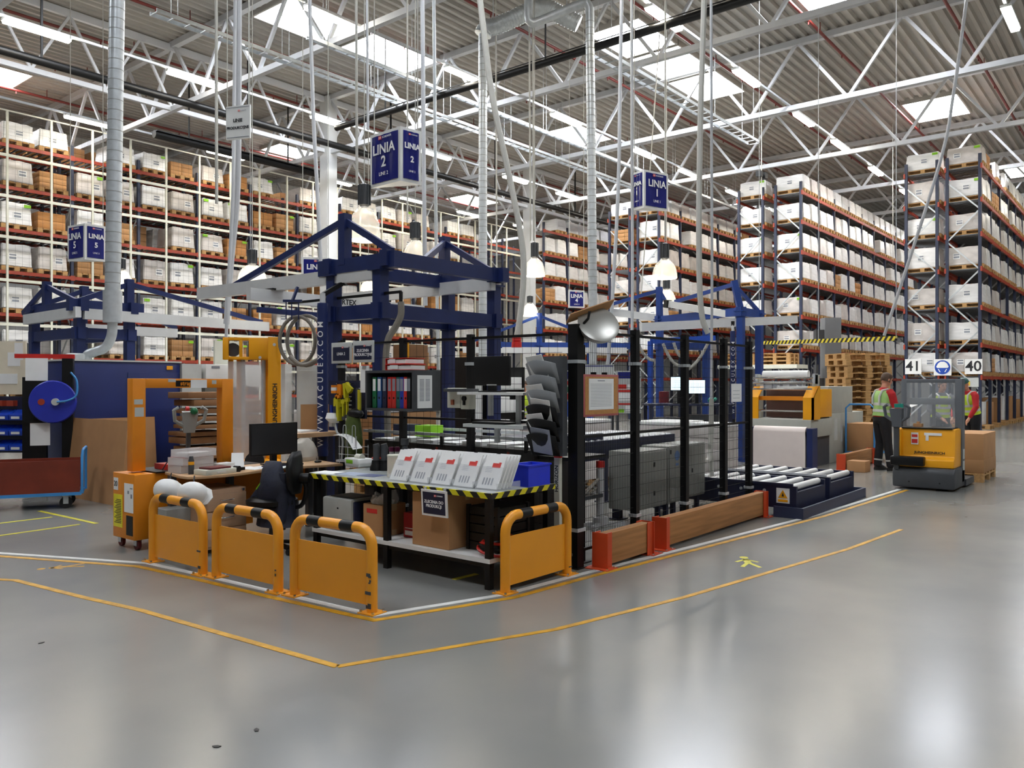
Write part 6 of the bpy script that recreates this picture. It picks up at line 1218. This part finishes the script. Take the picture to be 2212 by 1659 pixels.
q = at(1795, 830, D=21); t = T('wrapper_mast', 'plain dark grey mast rising behind the packing machine', 'mast', (q.x, q.y, 0), YAW-math.pi/2); P(t, 'mast', MB().box(-.21, .21, -.15, .2, 0, at(1795, 687, D=21).z), mat('mast_grey', '6d6e70', .5, 0, .06), bevel=.006); P(t, 'bracket', MB().box(-.42, -.18, -.1, .1, 2.75, 3.0).box(-.42, -.36, -.1, .1, 1.6, 2.1), m_dgr); P(t, 'side_units', MB().box(-.5, -.2, -.1, .1, 1.3, 1.75), m_dgr); P(t, 'foot', MB().box(-.6, .6, -.4, .5, 0, .15), m_dgr)
bumper(15.4, 17.3, 4.72, 'timber floor bumper in front of the packing machine tunnel')
# tall stack of wooden pallets
q = at(1853, 985, D=19.5)
for k in range(16):
    S('empty_pallet', pallet_mb(1.2, .8), m_wood, 'bare wooden pallet in the tall stack behind the person holding papers, %s from the floor' % ORD[k+1], 'pallet', (q.x+R.uniform(-.03, .03), q.y+R.uniform(-.03, .03), .1455*k), -.65+R.uniform(-.04, .04), 'bare pallets in the tall stack')
# second shorter stack
q = at(1668, 985, D=21)
t = T('cart', 'blue-handled cart loaded with a brown carton behind the person holding papers', 'cart', at(1873, 1000, Z=0)+Vector((.6, .2, 0))); P(t, 'deck', MB().box(-.4, .4, -.3, .3, .15, .2), m_tb); P(t, 'handle', MB().tube([(-.38, -.28, .2), (-.38, -.28, 1.1), (-.38, -.2, 1.18), (-.38, .2, 1.18), (-.38, .28, 1.1), (-.38, .28, .2)], .02, 8), m_tb); P(t, 'carton', MB().box(-.33, .38, -.28, .28, .2, .78), m_card, bevel=.006)
for x in (-.3, .3):
    for y in (-.22, .22): P(t, 'wheel', MB().cyl((x, y-.02, .075), (x, y+.02, .075), .075, 14), m_rub)
S('carton', MB().box(-.16, .16, -.16, .16, 0, .2), m_card, 'low brown carton on the floor by the shoes of the person holding papers', 'box', at(1882, 1024, Z=0)+Vector((.3, .3, 0)), bevel=.006)
# pallet with a big carton
p = at(2124, 1043, Z=0); t = T('pallet_load', 'big plain brown carton on a wooden pallet behind the yellow pallet truck', 'pallet load', (p.x+.6, p.y+.42, 0)); zt = at(2117, 938, D=p.dot(FW)).z
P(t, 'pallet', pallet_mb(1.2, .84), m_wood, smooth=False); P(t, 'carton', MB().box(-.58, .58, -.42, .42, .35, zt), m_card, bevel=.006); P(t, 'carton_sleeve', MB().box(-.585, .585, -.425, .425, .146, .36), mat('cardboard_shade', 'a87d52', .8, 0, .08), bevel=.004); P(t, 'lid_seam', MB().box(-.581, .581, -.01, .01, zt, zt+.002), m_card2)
# yellow pedestrian stacker on the right
t = T('pedestrian_stacker', 'yellow pedestrian pallet stacker with a clear mast guard, standing on the painted line', 'stacker', (13.35, 2.47, 0)); W = .86
P(t, 'chassis', MB().prism([(.0, .03), (.75, .03), (.75, .34), (.05, .34), (0, .28)], 0, W, 'xz'), m_dgr, bevel=.03)
P(t, 'battery_cover', MB().prism([(.06, .34), (.62, .34), (.62, .92), (.16, .92), (.13, .5), (.06, .46)], .02, W-.04, 'xz'), m_trk, bevel=.02); P(t, 'top_tray', MB().box(.14, .6, .06, W-.1, .92, .935), m_blk)
P(t, 'corner_pillar', MB().box(.1, .2, W-.1, W, .34, .9), m_trk, bevel=.01)
P(t, 'mast', MB().box(.55, .75, .0, .1, .1, 1.68).box(.55, .75, W-.08, W, .1, 1.68).box(.55, .7, .05, W-.05, 1.62, 1.68).box(.58, .66, .05, W-.05, 1.28, 1.38), mat('mast_slate', '63666a', .45, 0, .08), bevel=.004); P(t, 'inner_mast', MB().box(.66, .72, .4, .44, .3, 1.6), m_dgr)
P(t, 'guard_screen', MB().box(.54, .548, .1, W-.08, .94, 1.62), mat('screen_clear', 'ccd0d2', .12, 0, .1, alpha=.22))
P(t, 'fork', MB().box(.75, 1.45, .15, .33, .05, .11).box(.75, 1.45, W-.33, W-.15, .05, .11), m_dgr); P(t, 'support_arm', MB().box(.75, 1.4, -.02, .1, .03, .13).box(.75, 1.4, W-.1, W+.02, .03, .13), m_dgr)
P(t, 'tiller_arm', MB().bar((.02, W-.06, .3), (-.06, W-.08, .98), .07, .06), m_dgr); P(t, 'tiller_boot', MB().box(-.05, .1, W-.45, W+.02, .36, .5), m_blk, bevel=.02)
M = Matrix.Translation((-.08, W-.1, .93)) @ Matrix.Rotation(-math.pi/2-.3, 4, 'Z') @ Matrix.Rotation(.1, 4, 'X'); tiller(t, M, mat('tiller_grey', '55595e', .45)); P(t, 'green_button', MB().box(-.12, -.06, W-.18, W-.06, 1.24, 1.3), mat('button_teal', '1f8f7c', .4))
text(t, 'JUNGHEINRICH', .05, (.118, W*.42, .56), (-1, 0, 0), m_ink, bold=.0015, sx=1.2)
P(t, 'sticker', MB().box(.13, .137, .52, .62, .68, .86), m_paper); P(t, 'sticker_print', MB().box(.125, .13, .53, .61, .7, .76).box(.125, .13, .53, .61, .79, .83), m_inkr); P(t, 'white_tape', MB().box(.14, .146, .2, .44, .82, .86).box(.14, .146, .38, .42, .74, .82), m_paper); P(t, 'side_label', MB().box(.6, .7, -.006, 0, .45, .6).box(.6, .7, -.006, 0, .28, .42), m_lgr)
P(t, 'wheel', MB().cyl((.3, .15, .1), (.3, .3, .1), .1, 16), m_rub); P(t, 'bolt', MB().cyl((-.004, .2, .12), (.01, .2, .12), .012, 8).cyl((-.004, .62, .12), (.01, .62, .12), .012, 8), m_blk)
S('box', MB().box(-.06, .06, -.06, .06, 0, .05).cyl((0, 0, .05), (0, 0, .08), .025), m_card, 'small brown box lying on the yellow stacker', 'box', (13.75, 3.05, .9355))
# ================================================================ people
m_skin = mat('skin', 'c98f72', .55, 0, .08, 20); m_swr = mat('sweater_red', 'b81d22', .8, 0, .15, 12); m_vest = mat('vest_green', 'a6cf78', .6, 0, .12, 8); m_vy = mat('vest_lime', 'cdea3a', .55, 0, .1, 8); m_refl = mat('reflective', 'c9cbc6', .4, 0, .06)
m_trs = mat('trousers_black', '17171b', .8, 0, .3, 10); m_hair = mat('hair_brown', '5c4636', .7, 0, .3, 30, stretch=(1, 1, 4)); m_shoe = mat('shoes', '141414', .6)
def remeshed(mb, name, m, vox=.011, it=1):
    me = mb.mesh(name, m); o = bpy.data.objects.new(name, me); C.objects.link(o)
    md = o.modifiers.new('r', 'REMESH'); md.mode = 'VOXEL'; md.voxel_size = vox; md.use_smooth_shade = True
    sm = o.modifiers.new('s', 'SMOOTH'); sm.factor = .5; sm.iterations = it
    bpy.context.view_layer.update(); me2 = bpy.data.meshes.new_from_object(o.evaluated_get(bpy.context.evaluated_depsgraph_get())); bpy.data.objects.remove(o); bpy.data.meshes.remove(me)
    me2.materials.clear(); me2.materials.append(m); me2.name = name; return me2
def person(label, loc, rz, hgt, arms, legs, lean=0, head=(0, 0), vest=None, hair=True, helmet=None, sweater=None, stripes_=True, facedown=0):
    """faces +X in its own axes; arms: (elbow, wrist) per side, legs: (knee, ankle) per side"""
    t = T('person', label, 'person', loc, rz); k = hgt/1.78; V = lambda x, y, z: Vector((x, y, z))*k
    Ml = Matrix.Translation(V(0, 0, .98)) @ Matrix.Rotation(lean, 4, 'Y') @ Matrix.Translation(-V(0, 0, .98))
    U = lambda x, y, z: Ml @ V(x, y, z)
    sh = [U(0, s*.19, 1.44) for s in (1, -1)]; hip = [V(0, s*.09, .93) for s in (1, -1)]
    # torso, neck, head
    Mt = Ml.to_3x3(); body = MB(); tor = [(.90, .10, .155), (.98, .115, .165), (1.08, .105, .15), (1.2, .115, .16), (1.32, .125, .18), (1.42, .105, .175), (1.48, .06, .09), (1.52, .055, .058), (1.58, .052, .055)]
    body.loft([(U(.0, 0, z), a*k, b*k, Mt) for z, a, b in tor], 18)
    hc = U(.03, 0, 1.67); Mh = Ml @ Matrix.Identity(4); R3 = Matrix.Rotation(rz*0+head[0], 4, 'Z') @ Matrix.Rotation(head[1]+lean*.4, 4, 'Y')
    hm = MB(); hm.loft([((.035, 0, -.115), .035, .028), ((.02, 0, -.1), .065, .05), ((.01, 0, -.06), .085, .065), ((0, 0, 0), .097, .074), ((-.005, 0, .05), .097, .074), ((-.008, 0, .085), .08, .062), ((-.01, 0, .108), .045, .036)], 18)
    hm.loft([((.095, 0, .015), .008, .009), ((.108, 0, -.015), .014, .014), ((.112, 0, -.028), .012, .017), ((.095, 0, -.038), .01, .012)], 8)
    for s in (1, -1): hm.sphere((-.01, s*.077, -.01), .028, 8, (.7, .35, 1.1))
    hm.sphere((.075, 0, -.06), .025, 8, (1, 1.3, .6)); HM = Matrix.Translation(hc) @ R3 @ Matrix.Scale(k*1.02, 4); body.add(hm, HM)
    def hand(w_, d):
        d = d.normalized(); s_ = d.cross(Vector((0, 0, 1))).normalized() if abs(d.z) < .95 else Vector((0, 1, 0)); n = s_.cross(d)
        body.tube([w_, w_+d*.03*k, w_+d*.085*k], [.026*k, .036*k, .034*k], 8)
        for j in range(4): b = w_+d*.085*k+s_*(j-1.5)*.02*k; L = (.075, .085, .08, .06)[j]*k; body.tube([b, b+d*L*.55-n*.008*k, b+d*L*.85-n*.03*k], [.0105*k, .0095*k, .008*k], 6)
        body.tube([w_+d*.03*k+s_*.025*k, w_+d*.065*k+s_*.055*k, w_+d*.1*k+s_*.058*k-n*.01], [.013*k, .012*k, .009*k], 6)
    slv = MB(); trs = MB(); shoe = MB(); rb = MB()
    for i, s in enumerate((1, -1)):
        e, w_ = Vector(arms[i][0])*k, Vector(arms[i][1])*k; e = Ml @ e if lean else e; w_ = Ml @ w_ if lean else w_
        body.tube([sh[i]-Vector((0, s*.03*k, 0)), sh[i].lerp(e, .5), e, e.lerp(w_, .4), w_], [.055*k, .05*k, .042*k, .042*k, .028*k], 10); hand(w_, w_-e)
        slv.tube([sh[i]-Vector((0, s*.05*k, -.01)), sh[i].lerp(e, .15), sh[i].lerp(e, .6), e, e.lerp(w_, .3), e.lerp(w_, .75), e.lerp(w_, .93)], [.075*k, .075*k, .065*k, .06*k, .056*k, .047*k, .04*k], 12)
        kn, an = Vector(legs[i][0])*k, Vector(legs[i][1])*k
        body.tube([hip[i], hip[i].lerp(kn, .5), kn, kn.lerp(an, .35), an], [.085*k, .075*k, .055*k, .055*k, .036*k], 10)
        trs.tube([hip[i]+Vector((0, 0, .06*k)), hip[i].lerp(kn, .25), hip[i].lerp(kn, .6), kn, kn.lerp(an, .4), an-Vector((0, 0, .02*k))], [.105*k, .105*k, .09*k, .077*k, .074*k, .068*k], 12)
        if stripes_: q = kn.lerp(an, .72); P(t, 'reflective_band', MB().tube([q, q.lerp(an, .22)], [.074*k, .073*k], 12), m_refl)
        shoe.loft([((an.x+.06*k, an.y, 0), .135*k, .048*k), ((an.x+.06*k, an.y, .03*k), .14*k, .05*k), ((an.x+.04*k, an.y, .07*k), .1*k, .045*k), ((an.x, an.y, .12*k), .05*k, .045*k)], 12)
    trs.loft([(V(0, 0, z), a*k, b*k) for z, a, b in ((.86, .1, .15), (.92, .125, .18), (1.0, .125, .175), (1.05, .12, .165))], 16)
    slv.loft([(U(0, 0, z), (a+.012)*k, (b+.012)*k, Mt) for z, a, b in [(.97, .122, .172)]+tor[2:6]+[(1.47, .075, .11), (1.52, .06, .066)]], 18)
    P(t, 'body', remeshed(body, 'body', m_skin, .012), None)
    P(t, 'sweater', remeshed(slv, 'sweater', sweater or m_swr, .014), None); P(t, 'trousers', remeshed(trs, 'trousers', m_trs, .014), None); P(t, 'shoes', shoe, m_shoe, ang=70)
    if vest:
        vb = MB(); vb.loft([(U(0, 0, z), (a+.03)*k, (b+.03)*k, Mt) for z, a, b in ((.99, .115, .165), (1.1, .108, .155), (1.22, .116, .162), (1.32, .126, .18), (1.4, .115, .178), (1.455, .09, .14))], 20, cap=False); P(t, 'vest', vb, vest, ang=80)
        b2 = MB()
        for z in (1.06, 1.18): b2.loft([(U(0, 0, z), .149*k, .197*k, Mt), (U(0, 0, z+.05), .149*k, .197*k, Mt)], 20, cap=False)
        for s in (1, -1): b2.tube([U(.142, s*.1, 1.2), U(.15, s*.1, 1.34), U(.11, s*.1, 1.455), U(0, s*.1, 1.49), U(-.11, s*.1, 1.455), U(-.155, s*.1, 1.34), U(-.145, s*.1, 1.2)], .02*k, 6)
        P(t, 'reflective_band', b2, m_refl)
    if hair:
        hb = MB().loft([((-.012, 0, -.045), .09, .08), ((-.02, 0, 0), .094, .082), ((-.016, 0, .055), .1, .083), ((-.012, 0, .095), .084, .07), ((-.012, 0, .118), .045, .04)], 18).xf(HM); P(t, 'hair', hb, m_hair, ang=80)
    if helmet:
        P(t, 'helmet', MB().loft([((0, 0, .03), .118, .098), ((0, 0, .08), .112, .092), ((0, 0, .12), .085, .07), ((0, 0, .138), .04, .035)], 18).loft([((.05, 0, .03), .12, .09), ((.05, 0, .04), .12, .09)], 16).xf(HM), helmet, ang=80)
    P(t, 'eyes', MB().sphere((.088, .032, .018), .011, 8).sphere((.088, -.032, .018), .011, 8).xf(HM), m_ink); P(t, 'mouth', MB().box(.088, .097, -.022, .022, -.066, -.06).xf(HM), mat('lips', '9a5348', .6)); P(t, 'eyebrows', MB().box(.084, .096, .015, .05, .036, .043).box(.084, .096, -.05, -.015, .036, .043).xf(HM), m_hair)
    return t
legs0 = (((.02, .1, .5), (0, .1, .09)), ((.0, -.1, .5), (-.02, -.1, .09)))
q = at(1905, 1016, Z=0)
person('person in a red sweater and pale green vest reading papers beside the yellow stacker', (q.x, q.y, 0), -.72, 1.8, (((.1, .25, 1.14), (.4, .12, 1.1)), ((.1, -.25, 1.14), (.4, -.1, 1.1))), (((.03, .1, .5), (-.02, .1, .09)), ((.05, -.1, .5), (.1, -.11, .09))), lean=.1, head=(0, .35), vest=m_vest)
d = Vector((math.cos(-.72), math.sin(-.72), 0)); pp = Vector((q.x, q.y, 1.17))+d*.53
S('papers', MB().box(-.1, .12, -.13, .13, 0, .006).xf(Matrix.Rotation(-.35, 4, 'Y')), m_paper, 'white papers held by the person in the red sweater', 'paper', pp, -.72)
q = at(2031, 990, D=16.3); person('person in a lime vest standing behind the clear guard of the yellow stacker', (q.x, q.y, 0), -2.5, 1.68, (((.08, .27, 1.15), (.33, .16, 1.0)), ((.08, -.27, 1.15), (.33, -.12, 1.0))), legs0, lean=.1, head=(0, .25), vest=m_vy, sweater=mat('sweater_grey', '6a6c70', .8))
q = at(2100, 980, D=17.3); person('person in a lime vest and dark green cap bending beside the brown carton', (q.x, q.y, 0), 2.6, 1.74, (((.16, .28, 1.2), (.36, .22, 1.0)), ((.14, -.28, 1.2), (.38, -.18, 1.0))), legs0, lean=.3, head=(0, .3), vest=m_vy, helmet=mat('cap_green', '25544f', .5), hair=False)
q = at(1131, 900, D=17); person('person in an orange and lime vest half hidden behind the document holder', (q.x, q.y, 0), -2.3, 1.66, (((.08, .27, 1.15), (.33, .16, 1.05)), ((.08, -.27, 1.15), (.33, -.12, 1.05))), legs0, head=(0, .3), vest=m_vy, sweater=mat('sweater_orange', 'd8662a', .8))
